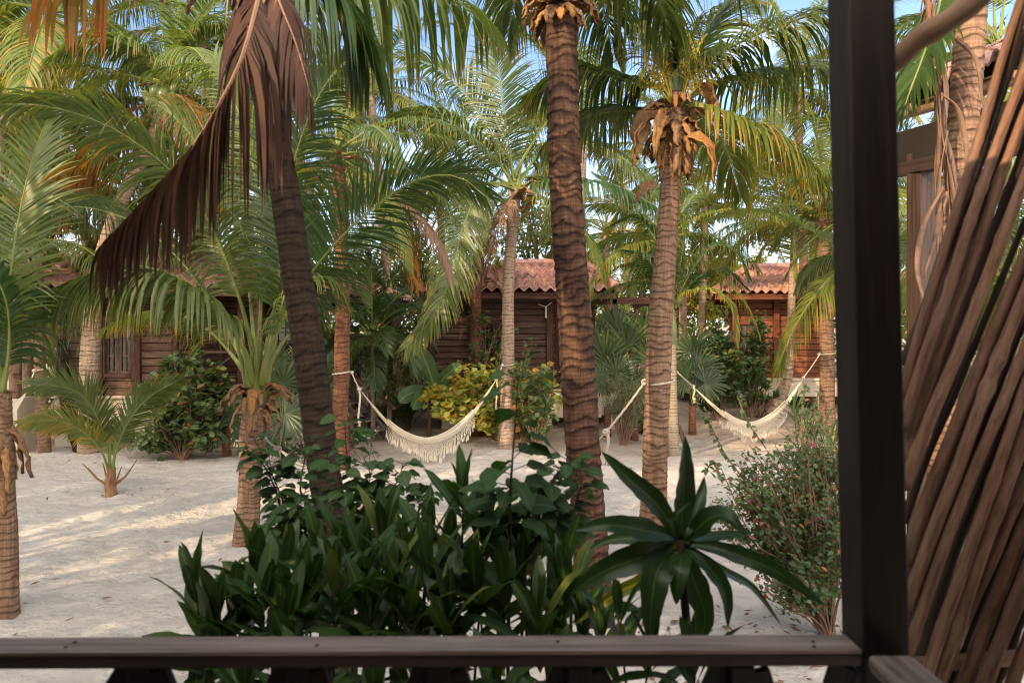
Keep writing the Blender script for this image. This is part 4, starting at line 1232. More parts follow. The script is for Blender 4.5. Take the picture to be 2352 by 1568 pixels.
# near dark leaning palm
t1, c1, r1 = palm('dark leaning palm trunk nearest the porch with a red-brown dead frond hanging over it',
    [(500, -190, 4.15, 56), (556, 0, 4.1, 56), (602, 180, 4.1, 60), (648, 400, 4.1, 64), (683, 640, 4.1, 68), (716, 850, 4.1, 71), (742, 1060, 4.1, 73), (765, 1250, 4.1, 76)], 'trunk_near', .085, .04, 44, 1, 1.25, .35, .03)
D = dict(mat='frond_dead')
hero(t1, [(600, -200, 3.9), (606, -70, 3.4), (588, 20, 3.05), (545, 160, 2.9), (455, 320, 2.85), (360, 430, 2.85), (240, 560, 2.85)], .80, 62, 5.0, .046, 'frond_dead', 11, start=.22, keep=.98, rr=.020, vee=-.2, amax=52, amin=14, uneven=.2)
hero(t1, [(610, -200, 3.8), (622, -80, 3.35), (640, 0, 3.1), (676, 90, 3.0), (700, 170, 2.95), (716, 230, 2.95)], .60, 44, 4.0, .025, 'frond_dead', 12, start=.2, keep=.95, rr=.014, vee=-.2, amax=50, amin=14, uneven=.25)
hero(t1, [(590, -160, 3.9), (600, 0, 3.55), (610, 120, 3.5), (625, 240, 3.5), (640, 380, 3.55)], .50, 26, 4.5, .024, 'frond_dead', 14, start=.1, keep=.9, rr=.012, vee=-.2, amax=40, amin=12, uneven=.3)
# wide leaf across the top of the picture
hero(t1, [(560, -120, 4.1), (680, -60, 4.0), (800, -50, 4.1), (920, -40, 4.3), (1040, 0, 4.6), (1120, 60, 5.0)], .95, 54, 2.6, .046, 'frond', 15, start=.12, vee=.1, amax=70, rr=.018, keep=.82)
hero(t1, [(540, -150, 4.1), (640, -120, 3.7), (740, -60, 3.6), (810, 40, 3.7), (850, 150, 3.9)], .85, 56, 2.2, .044, 'frond_dark', 16, start=.15, vee=.1, rr=.016)
hero(t1, [(520, -160, 4.1), (430, -190, 3.7), (300, -150, 3.5), (190, -80, 3.5), (110, 10, 3.6)], .75, 62, 2.6, .036, 'frond_orange', 17, start=.15, vee=.1, rr=.016, keep=.5)
for (az, e) in ((1.2, 1), (2.2, 2), (3.4, 2), (.4, 2), (-2.6, 3), (1.7, 3), (4.4, 1)):
    add_frond(t1, c1 + Vector((0, 0, .1)), e, az, .95, 'frond', 0)
sheaths(t1, c1 + Vector((0, 0, -.05)), r1, 7, .5, .14, 21, ('husk',))

# palm whose trunk foot stands left of centre, crown low over the sand
t2, c2, r2 = palm('short palm with brown husks under its low crown, left of the dark leaning trunk',
    [(590, 880, 7.3, 40), (583, 975, 7.3, 56), (576, 1060, 7.3, 52), (572, 1150, 7.25, 50), (564, 1250, 7.2, 58)], 'trunk_grey', .055, .045, 28, 2, 1.25, .5, .04)
c = c2 + Vector((0, 0, .02))
H2 = [
 ([(588, 880, 7.3), (575, 780, 7.2), (535, 640, 7.0), (470, 490, 6.8), (388, 388, 6.6), (256, 293, 6.4), (110, 245, 6.2), (-20, 240, 6.1)], .86, 100, .9, .036, 'frond', dict(vee=.15, facing=.45)),
 ([(596, 880, 7.3), (625, 790, 7.1), (680, 680, 6.9), (760, 570, 6.7), (860, 475, 6.6), (960, 412, 6.6), (1050, 405, 6.6), (1115, 450, 6.6)], .82, 92, .55, .040, 'frond_dark', dict(vee=.2, hint=(0.3, -.3, .9))),
 ([(582, 880, 7.2), (566, 815, 7.0), (520, 735, 6.7), (450, 665, 6.4), (370, 622, 6.2), (280, 612, 6.1), (180, 640, 6.0), (80, 682, 5.95), (-20, 735, 5.9)], .90, 96, 2.4, .050, 'frond', dict(vee=.05, amax=60)),
 ([(596, 880, 7.3), (618, 790, 7.3), (640, 640, 7.2), (655, 470, 7.1), (690, 320, 7.1), (750, 190, 7.1), (830, 110, 7.1)], .85, 88, .7, .036, 'frond_dark', dict(vee=.3, facing=.6)),
 ([(586, 880, 7.35), (582, 760, 7.5), (560, 600, 7.8), (505, 430, 8.1), (430, 300, 8.4), (350, 230, 8.7)], .85, 88, .8, .036, 'frond', dict(facing=.5)),
 ([(590, 880, 7.3), (598, 740, 7.4), (600, 560, 7.5), (585, 400, 7.7), (545, 250, 7.9), (490, 130, 8.1)], .8, 84, .6, .036, 'frond', dict(vee=.4, facing=.7)),
 ([(600, 880, 7.25), (640, 800, 7.3), (720, 700, 7.5), (800, 600, 7.8), (850, 540, 8.1), (900, 520, 8.4)], .7, 76, .9, .036, 'frond_dark', dict(facing=.4)),
 ([(580, 885, 7.35), (545, 830, 7.5), (480, 760, 7.9), (400, 720, 8.3), (320, 720, 8.6), (250, 750, 8.8)], .7, 76, 1.5, .034, 'frond_yellow', dict()),
 ([(584, 885, 7.4), (540, 790, 7.6), (450, 640, 8.0), (340, 530, 8.4), (220, 480, 8.8), (90, 480, 9.0), (-30, 520, 9.1)], .85, 90, 1.1, .036, 'frond_dark', dict(facing=.4)),
 ([(600, 880, 7.2), (612, 820, 7.0), (650, 740, 6.8), (700, 650, 6.7), (760, 640, 6.7), (800, 700, 6.8)], .5, 60, 1.6, .030, 'frond', dict(start=.35)),
]
for i, (pth, lf, n, dr, w, m, kw) in enumerate(H2):
    hero(t2, pth, lf, n, dr, w, m, 30 + i, start=kw.pop('start', .24), rr=.021, **kw)
sheaths(t2, c2 + Vector((0, 0, -.05)), .11, 16, .40, .16, 22, ('husk', 'husk', 'husk_orange'), .42, 3.2, .12, updir=.3)
sheaths(t2, c2 + Vector((0, 0, -.2)), .12, 12, .36, .15, 221, ('husk',), .3, 3.4, .1, updir=-.2)
mb = MB()
for k in range(9):
    a = k * .72; o_ = Vector((math.cos(a), math.sin(a), 0)); q = c2 + Vector((0, 0, -.2)) + o_ * .05
    mb.tube([q, q + o_ * .05 + UP * .2, q + o_ * .10 + UP * .42, q + o_ * .17 + UP * .7], [.05, .04, .024, .008], 8)
obj('leaf_bases', mb, M['rachis'], t2, smooth=True)

# far left edge palm
t3, c3, r3 = palm('palm at the left edge of the picture with loose husks halfway up its trunk',
    [(2, 900, 5.5, 40), (8, 1000, 5.5, 36), (14, 1120, 5.5, 38), (16, 1260, 5.5, 42), (12, 1415, 5.45, 58)], 'trunk_grey', .05, .05, 24, 3, 1.15, .6, .08)
sheaths(t3, P(4, 985, 5.5), .07, 9, .42, .13, 23, ('husk', 'husk_orange'), .25, 3.4, .16, updir=-.6)
sheaths(t3, P(8, 1090, 5.5), .075, 6, .34, .11, 24, ('husk',), .22, 3.4, .14, updir=-.8)
for i, (pth, lf, m, dr) in enumerate([
 ([(4, 900, 5.5), (20, 800, 5.5), (10, 680, 5.5), (-60, 560, 5.5)], .7, 'frond_dark', 1.2)]):
    hero(t3, pth, lf, 60, dr, .036, m, 50 + i, rr=.016)
for az, e in ((2.6, 1), (3.6, 2), (1.9, 0)): add_frond(t3, c3, e, az, .8, 'frond', 0)

# small young palm on the sand
b4 = P(256, 1135, 9.4)
t4 = palm_root('small young palm on open sand with arching leaves, the low left one yellowing', (b4.x, b4.y, 0), 'young_palm', 'young palm', None)
mb = MB(); mb.tube([(b4.x, b4.y, -.05), (b4.x - .01, b4.y, .18), (b4.x, b4.y, .38)], [.085, .075, .045], 10, rough=.5); obj('trunk', mb, M['husk'], t4)
mb = MB()
for a, l in ((-2.6, .34), (-.4, .38), (-.9, .3), (2.2, .3), (-2.9, .26)):
    o_ = Vector((math.cos(a), math.sin(a) * .5, 0)); q = Vector((b4.x, b4.y, .14)) + o_ * .05
    mb.tube([q, q + o_ * l * .5 + UP * l * .35, q + o_ * l + UP * l * .95], [.022, .014, .006], 6)
obj('dead_stalks', mb, M['husk'], t4)
for i, (pth, lf, n, dr, m) in enumerate([
 ([(254, 1090, 9.4), (245, 1020, 9.4), (222, 955, 9.3), (185, 905, 9.2), (135, 887, 9.1), (72, 885, 9.0)], .54, 84, .30, 'frond'),
 ([(257, 1090, 9.4), (268, 1030, 9.4), (300, 960, 9.4), (345, 910, 9.4), (412, 872, 9.4)], .44, 80, .2, 'frond'),
 ([(252, 1090, 9.4), (232, 1035, 9.3), (190, 990, 9.2), (130, 968, 9.1), (48, 972, 9.0)], .40, 80, .5, 'frond_yellow'),
 ([(256, 1090, 9.45), (262, 1040, 9.6), (270, 990, 9.9), (285, 960, 10.2)], .34, 46, .5, 'frond_yellow')]):
    hero(t4, pth, lf, n, dr, .030, m, 60 + i, start=.26, rr=.013, vee=.2, amax=50, amin=22, facing=.8)
mb = MB(); mb.tube([P(255, 1080, 9.4), P(250, 980, 9.4), P(245, 905, 9.38)], [.012, .012, .003], 6); obj('spear_leaf', mb, M['rachis'], t4)

# trunk with the left end of the middle hammock
t5, c5, r5 = palm('reddish palm trunk beside the porch steps that holds the left end of the middle hammock',
    [(775, 380, 10.9, 27), (783, 520, 10.8, 30), (787, 700, 10.8, 33), (784, 860, 10.8, 36), (782, 980, 10.8, 34), (788, 1085, 10.8, 38)], 'trunk_red', .07, .05, 18, 5, 1.2)
crown(t5, c5 + Vector((0, 0, .1)), 20, 3.0, 5, -30, 80, dict(p=.25), avoid=(CAMAZ, .5))
add_frond(t5, c5, 6, -.2, .8, 'frond_dry', 0); add_frond(t5, c5, 6, .9, .8, 'frond_orange', 1)
sheaths(t5, c5, r5, 7, .45, .13, 25, ('husk', 'husk_orange'))

# grey trunk, right end of the middle hammock
t6, c6, r6 = palm('slim pale grey palm in front of the middle cabin, right end of the hammock',
    [(1184, 430, 12.9, 28), (1176, 540, 12.9, 26), (1168, 640, 12.8, 27), (1167, 760, 12.8, 28), (1166, 880, 12.8, 31), (1163, 1035, 12.7, 40)], 'trunk_pale', .06, .05, 20, 6, 1.25)
for i, (pth, lf, n, dr, m) in enumerate([
 ([(1182, 425, 12.9), (1168, 330, 12.9), (1152, 210, 12.8), (1140, 100, 12.6), (1150, 20, 12.4)], .95, 90, .45, 'frond'),
 ([(1180, 430, 12.9), (1150, 380, 12.7), (1080, 310, 12.3), (990, 262, 12.0), (920, 262, 11.8), (862, 300, 11.7)], 1.0, 84, 1.6, 'frond'),
 ([(1178, 435, 12.8), (1145, 425, 12.5), (1097, 450, 12.2), (1061, 528, 11.9), (1046, 594, 11.7), (1024, 667, 11.6), (991, 733, 11.5), (932, 799, 11.5)], .80, 110, .8, 'frond'),
 ([(1190, 432, 12.9), (1225, 420, 12.7), (1330, 412, 12.0), (1420, 428, 11.6), (1500, 470, 11.3)], .95, 84, 1.9, 'frond_dark'),
 ([(1190, 428, 12.9), (1240, 350, 12.9), (1330, 270, 13.0), (1420, 250, 13.1), (1490, 290, 13.2)], .95, 80, 1.0, 'frond'),
 ([(1178, 430, 12.9), (1120, 400, 13.1), (1040, 400, 13.2), (960, 440, 13.3), (900, 520, 13.4)], .9, 76, 1.3, 'frond'),
 ([(1180, 428, 12.9), (1140, 330, 13.2), (1080, 230, 13.5), (1010, 160, 13.8), (930, 130, 14.0)], .95, 76, .8, 'frond'),
 ([(1186, 428, 12.9), (1210, 330, 13.1), (1250, 220, 13.4), (1300, 150, 13.8), (1370, 120, 14.2)], .95, 76, .8, 'frond'),
 ([(1182, 445, 12.8), (1160, 480, 12.4), (1130, 560, 12.2), (1110, 650, 12.1)], .55, 50, 1.5, 'frond_dry')]):
    hero(t6, pth, lf, n, dr, .044, m, 80 + i, start=.14, rr=.022, facing=[.8, .2, .85, 0, .2, .2, .5, .5, 0][i])
crown(t6, c6, 6, 3.3, 66, -10, 75, avoid=(CAMAZ, .9))
sheaths(t6, c6 + Vector((0, 0, -.35)), r6, 12, .7, .16, 26, ('husk',), .35, 2.2, .35)

# shaggy brown palm right in front of the middle cabin's left half
t6b, c6b, r6b = palm('shaggy palm with hanging grey husks against the left half of the middle cabin',
    [(1098, 590, 14.4, 30), (1093, 660, 14.4, 26), (1094, 760, 14.4, 24), (1096, 900, 14.4, 28)], 'trunk_red', .06, .08, 14, 16)
sheaths(t6b, c6b + Vector((0, 0, -.25)), r6b * .9, 14, .6, .17, 261, ('husk',), .4, 2.8, .3, updir=.1)
crown(t6b, c6b, 12, 2.6, 67, 15, 80, avoid=(CAMAZ, .9))
# the big scarred trunk in the middle
t7, c7, r7 = palm('thickest ring-scarred palm trunk right of centre with orange husks at the top edge',
    [(1270, -130, 5.35, 74), (1284, 0, 5.35, 74), (1290, 120, 5.35, 72), (1294, 300, 5.3, 72), (1302, 480, 5.3, 74), (1316, 680, 5.3, 76), (1330, 880, 5.3, 80), (1341, 1060, 5.3, 78), (1356, 1250, 5.3, 80)], 'trunk_rough', .085, .07, 56, 7, 1.2, .6, .035)
sheaths(t7, P(1282, -20, 5.35), .13, 20, .30, .14, 27, ('husk', 'husk_orange', 'husk'), .5, 3.0, .12, updir=.2)
sheaths(t7, P(1284, 20, 5.35), .125, 18, .22, .12, 271, ('husk_orange', 'husk'), .35, 3.0, .08, updir=-.1)
for i, (pth, lf, m, dr) in enumerate([
 ([(1280, -120, 5.35), (1180, -190, 5.3), (1080, -150, 5.3), (1000, -60, 5.4)], .85, 'frond_dark', 2.2),
 ([(1290, -120, 5.35), (1360, -140, 5.3), (1440, -100, 5.4), (1500, -20, 5.6), (1540, 70, 5.9)], .9, 'frond', 2.0),
 ([(1290, -120, 5.3), (1400, -190, 5.0), (1540, -170, 4.8), (1650, -90, 4.7), (1730, 10, 4.7)], .8, 'frond', 2.2),
 ([(1280, -120, 5.4), (1230, -90, 5.8), (1190, -20, 6.2), (1165, 80, 6.5)], .8, 'frond', 2.0),
 ([(1290, -110, 5.4), (1350, -60, 6.0), (1390, 30, 6.6), (1410, 130, 7.0)], .8, 'frond', 1.8)]):
    hero(t7, pth, lf, 56, dr, .038, m, 100 + i, start=.15, rr=.02, keep=.8)
for az, e in ((1.5, 1), (2.6, 2), (.5, 2), (3.9, 2), (-.3, 1)): add_frond(t7, c7, e, az, 1.0, 'frond', 1)

# sunlit palm right of the thick trunk
t8, c8, r8 = palm('palm with a big bunch of orange husks under its crown, rope round its trunk',
    [(1553, 215, 6.4, 44), (1546, 330, 6.4, 46), (1540, 420, 6.4, 46), (1530, 560, 6.4, 48), (1520, 700, 6.4, 54), (1512, 850, 6.4, 58), (1506, 1000, 6.4, 56), (1502, 1130, 6.4, 58), (1500, 1230, 6.38, 70), (1506, 1305, 6.35, 92)], 'trunk_grey', .062, .05, 32, 8, 1.1, .6, .03)
sheaths(t8, P(1552, 235, 6.4), .10, 18, .34, .15, 28, ('husk_orange', 'husk', 'husk_orange'), .42, 3.0, .10, updir=.35)
sheaths(t8, P(1550, 285, 6.4), .11, 20, .34, .15, 281, ('husk_orange', 'husk'), .30, 3.2, .12, updir=-.1)
sheaths(t8, P(1548, 305, 6.4), .115, 16, .36, .17, 282, ('husk_orange', 'husk'), .22, 3.4, .10, updir=-.6)
sheaths(t8, P(1546, 335, 6.4), .10, 14, .30, .15, 29, ('husk', 'husk_orange'), .22, 3.4, .10, updir=-.5)
for i, (x, y, l, w, dx) in enumerate(((1508, 300, .58, .13, -.5), (1490, 330, .52, .12, -.35), (1606, 235, .46, .12, .6), (1572, 350, .66, .08, .25), (1495, 450, .30, .09, -1.0), (1530, 300, .6, .09, -.2))):
    mb = MB(); st0 = rng.getstate(); rng.seed(900 + i)
    blade(mb, P(x - dx * 14, y - 30, 6.28), Vector((dx, -.3, .1 if i != 4 else -.5)), Vector((.2, -1, .3)), l, w, 5.0 if i != 4 else .8, 12, .9, 'spathe', wave=.35, twist=rng.uniform(-2, 2)); rng.setstate(st0)
    o = obj('spathe', mb, M['husk' if i in (0, 4) else 'husk_orange'], t8, smooth=True)
    m_ = o.modifiers.new('thick', 'SOLIDIFY'); m_.thickness = .012
K8 = P(1555, 190, 6.4)
for i, (pth, lf, m, dr, w) in enumerate([
 ([(1560, 230, 6.4), (1590, 160, 6.4), (1640, 130, 6.3), (1700, 98, 6.2), (1790, 60, 6.1), (1905, 30, 6.0), (2010, 60, 5.95)], .80, 'frond', 1.6, .040),
 ([(1560, 235, 6.4), (1600, 214, 6.5), (1660, 184, 6.6), (1780, 158, 6.8), (1900, 152, 7.0), (2010, 190, 7.2)], .80, 'frond', 1.9, .040),
 ([(1560, 240, 6.4), (1617, 244, 6.2), (1697, 270, 6.0), (1790, 318, 5.9), (1870, 395, 5.85), (1930, 480, 5.8)], .78, 'frond_yellow', 1.9, .040),
 ([(1550, 230, 6.4), (1520, 200, 6.4), (1466, 190, 6.4), (1370, 165, 6.6), (1300, 175, 6.8), (1220, 220, 7.0)], .78, 'frond', 1.7, .040),
 ([(1548, 240, 6.4), (1490, 256, 6.5), (1420, 253, 6.7), (1330, 275, 7.0), (1260, 330, 7.2)], .74, 'frond', 1.8, .038),
 ([(1552, 225, 6.4), (1545, 140, 6.4), (1530, 40, 6.4), (1500, -80, 6.4)], .8, 'frond', .8, .038),
 ([(1556, 225, 6.4), (1560, 120, 6.4), (1568, 0, 6.4), (1590, -120, 6.3)], .8, 'frond', .8, .038),
 ([(1560, 225, 6.4), (1590, 130, 6.6), (1650, 30, 6.8), (1740, -50, 7.0)], .8, 'frond', 1.0, .038),
 ([(1552, 228, 6.4), (1500, 120, 6.7), (1430, 30, 7.0), (1340, -20, 7.3)], .8, 'frond', 1.0, .038),
 ([(1560, 235, 6.45), (1620, 270, 7.0), (1670, 350, 7.5), (1700, 450, 7.8)], .8, 'frond_yellow', 1.5, .038)]):
    hero(t8, pth, lf, 80, dr, w, m, 120 + i, start=.16, rr=.022)
mb = MB()
for (a, b) in (((1552, 235), (1543, 60)), ((1562, 235), (1572, 70)), ((1545, 235), (1525, 120))):
    q0, q1 = P(a[0], a[1], 6.38), P(b[0], b[1], 6.38); mb.tube([q0, q0.lerp(q1, .5), q1], [.055, .035, .018], 10)
obj('leaf_bases', mb, M['shaft'], t8, smooth=True)
def inflorescence(parent, a, tips, seed):
    rg = random.Random(seed); mb = MB()
    for t in tips:
        mid = a.lerp(t, .5) + Vector((0, 0, .06)); pts = [Vector(q) for q in catmull([a, mid, t], 6)]
        mb.tube(pts, .010, 5)
        for p in pts[4:]:
            for _ in range(4):
                e = p + Vector((rg.gauss(0, .05), rg.gauss(0, .05), rg.uniform(-.05, .13)))
                mb.tube([p, p.lerp(e, .5) + Vector((0, 0, .02)), e], [.005, .006, .004], 4)
                if rg.random() < .3: mb.blob(e, .012, nu=5, nv=4)
    return obj('flower_stalk', mb, M['inflor'], parent)
inflorescence(t8, P(1545, 240, 6.3), [P(1500, 130, 6.2), P(1485, 165, 6.2), P(1520, 110, 6.3), P(1470, 200, 6.2)], 1)
inflorescence(t8, P(1565, 240, 6.3), [P(1605, 110, 6.2), P(1630, 150, 6.2), P(1590, 90, 6.3), P(1640, 190, 6.2)], 2)

# slender trunk between the two, mostly hidden by the ringed one
t9, c9, r9 = palm('thin brown trunk squeezed between the rope-tied palm and the ringed green-shafted palm',
    [(1536, 560, 12.4, 15), (1535, 720, 12.4, 15), (1534, 900, 12.3, 16), (1535, 1045, 12.2, 18)], 'trunk_red', .06, .05, 14, 9)
crown(t9, c9, 14, 2.4, 9, -10, 75, avoid=(CAMAZ, .9))
# christmas palm with green crownshaft
pts = px_trunk([(1544, 788, 12.0, 19), (1545, 900, 12.0, 20), (1548, 1052, 12.0, 26)])
t10 = palm_root('slender ringed palm with smooth green crownshaft and dark arching leaves', (pts[-1][0], pts[-1][1], 0), 'slender_palm', 'palm tree', None)
obj('trunk', trunk_mb(flare(pts, 1.2), .045, .07, 18, 10, jag=.08, lump=.01), M['trunk_green'], t10, smooth=True)
mb = MB(); mb.tube([P(1544, 790, 12), P(1544, 760, 12), P(1542, 715, 12), P(1540, 690, 12)], [.085, .09, .065, .04], 14); obj('crownshaft', mb, M['shaft'], t10, smooth=True)
for i, (pth, m) in enumerate([
 ([(1541, 705, 12), (1510, 670, 11.8), (1460, 652, 11.6), (1410, 662, 11.5), (1360, 690, 11.4)], 'frond_dark'),
 ([(1541, 705, 12), (1500, 640, 12.0), (1440, 610, 12.0), (1380, 640, 12.0)], 'frond_dark'),
 ([(1541, 705, 12), (1530, 620, 11.8), (1500, 540, 11.7), (1455, 500, 11.7), (1400, 520, 11.7)], 'frond_dark'),
 ([(1543, 705, 12), (1560, 620, 12), (1570, 540, 12), (1550, 470, 12)], 'frond'),
 ([(1545, 705, 12), (1590, 620, 11.8), (1640, 565, 11.7), (1690, 580, 11.6), (1720, 640, 11.6)], 'frond_dark'),
 ([(1545, 708, 12), (1590, 670, 11.6), (1640, 668, 11.4), (1680, 710, 11.3), (1690, 780, 11.3)], 'frond_yellow'),
 ([(1545, 706, 12), (1600, 640, 12.3), (1660, 620, 12.6), (1710, 660, 12.8)], 'frond_dark'),
 ([(1542, 705, 12), (1520, 640, 11.5), (1480, 590, 11.2), (1430, 575, 11.0)], 'frond_dark')]):
    hero(t10, pth, .52, 52, 1.1, .044, m, 150 + i, start=.18, rr=.016, vee=.4, amax=60, amin=30)

# right: thin curved trunk and lit palm by the post
t11, c11, r11 = palm('thin pale trunk with curved dark foot in front of the red cabin',
    [(1826, 540, 16.6, 17), (1820, 660, 16.5, 17), (1815, 760, 16.4, 18), (1811, 850, 16.4, 22), (1795, 905, 16.4, 26), (1775, 940, 16.4, 34)], 'trunk_pale', .09, .05, 16, 11, 1.1)
crown(t11, c11, 18, 3.2, 11, 12, 85, dict(p=.2, old='frond_yellow'), avoid=(CAMAZ, .5))
hero(t11, [(1828, 640, 16.4), (1822, 520, 16.0), (1812, 400, 15.6), (1806, 290, 15.3), (1800, 180, 15.1)], 1.15, 88, .35, .05, 'frond', 170, start=.1, rr=.028, facing=.85)
t12, c12, r12 = palm('palm next to the dark post holding the right end of the far hammock',
    [(1888, 500, 14.6, 32), (1892, 600, 14.6, 27), (1898, 720, 14.6, 30), (1900, 850, 14.6, 32), (1900, 1000, 14.6, 36)], 'trunk_grey', .08, .06, 18, 12, 1.2)
sheaths(t12, c12, r12, 14, .55, .2, 31, ('husk', 'husk_orange'), .7, 1.7, .3)
crown(t12, c12, 16, 3.2, 12, 12, 80, dict(p=.3), avoid=(CAMAZ, .5))
for i, (pth, lf, m, dr) in enumerate([
 ([(1885, 488, 14.5), (1840, 400, 14.4), (1760, 320, 14.3), (1660, 290, 14.3)], .95, 'frond_yellow', 1.4)]):
    hero(t12, pth, lf, 76, dr, .05, m, 175 + i, rr=.024)
# the drooping lit leaf just left of the post belongs to a palm hidden behind the post
t13 = palm_root('palm hidden behind the dark post, one drooping yellow-green leaf reaching left', (P(1985, 745, 8.6).x, 8.6, 0))
obj('trunk', trunk_mb(flare([(P(1985, 745, 8.6).x, 8.6, 3.0, .11), (P(1985, 745, 8.6).x + .02, 8.6, 1.5, .12), (P(1985, 745, 8.6).x, 8.6, -.05, .14)]), .07, .05, 18, 13), M['trunk_grey'], t13, smooth=True)
for i, (pth, lf, m, dr) in enumerate([
 ([(1985, 640, 8.6), (1940, 620, 8.3), (1895, 650, 8.1), (1850, 710, 8.0), (1812, 780, 7.95), (1785, 850, 7.9)], .62, 'frond_yellow', 1.6),
 ([(1985, 640, 8.6), (1935, 590, 8.7), (1880, 600, 8.9), (1840, 650, 9.1)], .6, 'frond', 1.8)]):
    hero(t13, pth, lf, 70, dr, .036, m, 180 + i, rr=.016)
for az, e in ((.3, 2), (1.3, 1), (2.2, 2), (-.5, 3), (.8, 3)): add_frond(t13, (P(1985, 640, 8.6)), e, az, .8, 'frond', 0)

# trunk in front of the neighbouring porch with dry strips hanging
t14, c14, r14 = palm('palm trunk with dry curled strips hanging, right of the dark post behind the poles',
    [(2235, -120, 4.8, 66), (2228, 60, 4.8, 64), (2216, 250, 4.8, 64), (2200, 450, 4.8, 62), (2186, 640, 4.8, 62), (2172, 900, 4.8, 66)], 'trunk_grey', .07, .05, 28, 14, 1.2, .35, .03)
rg_ = random.Random(14)
for i, (pp) in enumerate([[(2150, -40), (2140, 120), (2155, 260), (2150, 420), (2170, 560)], [(2110, -30), (2150, 100), (2160, 260), (2190, 380), (2200, 520)],
                          [(2190, 90), (2240, 140), (2262, 240), (2280, 330)], [(2150, 260), (2170, 330), (2190, 430), (2205, 520)],
                          [(2160, 215), (2200, 250), (2215, 330), (2218, 420)], [(2170, 430), (2120, 520), (2108, 620), (2130, 720), (2150, 800)],
                          [(2175, 440), (2150, 560), (2160, 680), (2185, 800)], [(2165, 350), (2185, 470), (2180, 600), (2190, 760)], [(2120, -20), (2170, 200), (2150, 400), (2180, 700)], [(2140, 40), (2175, 210), (2172, 420), (2195, 640)],
                          [(2180, 300), (2160, 400), (2150, 520), (2120, 640)]]):
    pts = [P(x + rg_.uniform(-4, 4), y, 4.45 + .1 * math.sin(i)) for x, y in pp]
    cc = [Vector(q) for q in catmull(pts, 7)]; mb = MB(); n_ = len(cc)
    for k, q in enumerate(cc):
        t = k / (n_ - 1); w = .014 * (math.sin(math.pi * min(1, t * .92 + .08))) + .003
        ang = t * 3 + i; s = Vector((math.cos(ang), math.sin(ang), 0)) * w
        mb.v.append(tuple(q - s)); mb.v.append(tuple(q + s))
        if k: mb.face((2 * k - 2, 2 * k - 1, 2 * k + 1, 2 * k), None, rg_.random())
    o = obj('dry_leaflet', mb, M['frond_dry'], t14, smooth=True); m_ = o.modifiers.new('thick', 'SOLIDIFY'); m_.thickness = .006
hero(t14, [(2170, -60, 4.6), (2150, 40, 4.5), (2120, 130, 4.45), (2090, 210, 4.4), (2070, 270, 4.4)], .40, 30, 1.5, .05, 'frond_dark', 191, start=.2)
hero(t14, [(2130, -60, 4.5), (2140, 120, 4.45), (2156, 300, 4.45), (2162, 480, 4.45)], .35, 26, 4.0, .03, 'frond_dry', 192, start=.05, keep=.8, uneven=.4)
for az, e in ((1.4, 1), (.6, 2), (2.4, 2), (3.1, 3), (0, 3), (-.5, 2)): add_frond(t14, c14, e, az, .9, 'frond', 0)

# tall leaning palm on the left with coconuts
t15, c15, r15 = palm('leaning pale palm in front of the left cabin window with green coconuts in its crown',
    [(385, 215, 11.6, 26), (345, 330, 11.7, 28), (285, 450, 11.8, 30), (243, 560, 11.9, 31), (218, 680, 12.0, 34), (208, 800, 12.1, 40), (203, 900, 12.1, 40), (204, 1052, 12.1, 44)], 'trunk_pale', .07, .06, 20, 15, 1.25)
crown(t15, c15, 20, 3.6, 15, -30, 84, dict(p=.15, old='frond_orange'), avoid=(CAMAZ, .55))
hero(t15, [(385, 210, 11.6), (350, 150, 11.3), (290, 100, 11.0), (210, 90, 10.8), (120, 130, 10.6)], .95, 80, 1.5, .044, 'frond', 200, rr=.024)
hero(t15, [(385, 215, 11.6), (320, 290, 11.4), (240, 360, 11.3), (150, 390, 11.2), (60, 450, 11.2)], .95, 80, 1.8, .044, 'frond_orange', 201, rr=.024)
hero(t15, [(390, 210, 11.6), (440, 130, 11.5), (500, 80, 11.4), (600, 70, 11.3)], .95, 80, 1.0, .044, 'frond', 202, rr=.024)
sheaths(t15, c15 + Vector((0, 0, -.1)), r15, 10, .55, .18, 32, ('husk_orange', 'husk'))
for i, (x, y, s) in enumerate(((358, 212, 15), (378, 222, 19), (398, 228, 15), (372, 248, 14), (345, 232, 13), (402, 205, 12))):
    mb = MB(); mb.blob(P(x, y, 11.15), (s * 11.2 / F * .95, s * 11.2 / F * .95, s * 11.2 / F * 1.15), nu=14, nv=10); obj('coconut', mb, M['coconut'], t15, smooth=True)

# thin pole-like trunk and dark stump at the left
t16, c16, r16 = palm('thin straight trunk at the far left behind the young palm',
    [(88, 560, 12.5, 20), (90, 760, 12.4, 22), (94, 900, 12.3, 24), (103, 1044, 12.3, 28)], 'trunk_grey', .06, .03, 14, 16, 1.05)
crown(t16, c16, 18, 3.0, 16, -25, 80, dict(p=.1), avoid=(CAMAZ, .5))
b = P(170, 1035, 12.6); st_ = MB()
st_.tube([P(196, 1040, 12.7), P(176, 990, 12.7), P(156, 930, 12.75), P(146, 870, 12.8), P(142, 780, 12.9)], [.20, .15, .13, .11, .07], 14, rough=.35)
s_root = empty('leaning_tree', (b.x, b.y, 0)); tag(s_root, 'dark rough leaning tree trunk between the two thin trunks at the left cabin', 'tree', None)
obj('trunk', st_, M['stem_dark'], s_root, smooth=True)
lf = MB(); rg = random.Random(61)
for k in range(1500):
    q = P(140, 760, 13.0) + Vector((rg.gauss(0, .75), rg.gauss(0, .5), rg.gauss(0, .45)))
    d = Vector((rg.uniform(-.5, .5), rg.uniform(-.5, .5), -1))
    blade(lf, q, d, Vector((rg.uniform(-1, 1), -1, 0)), rg.uniform(.12, .3), .012, .2, 2, 0, 'lance')
obj('crown', lf, M['bush'], s_root)

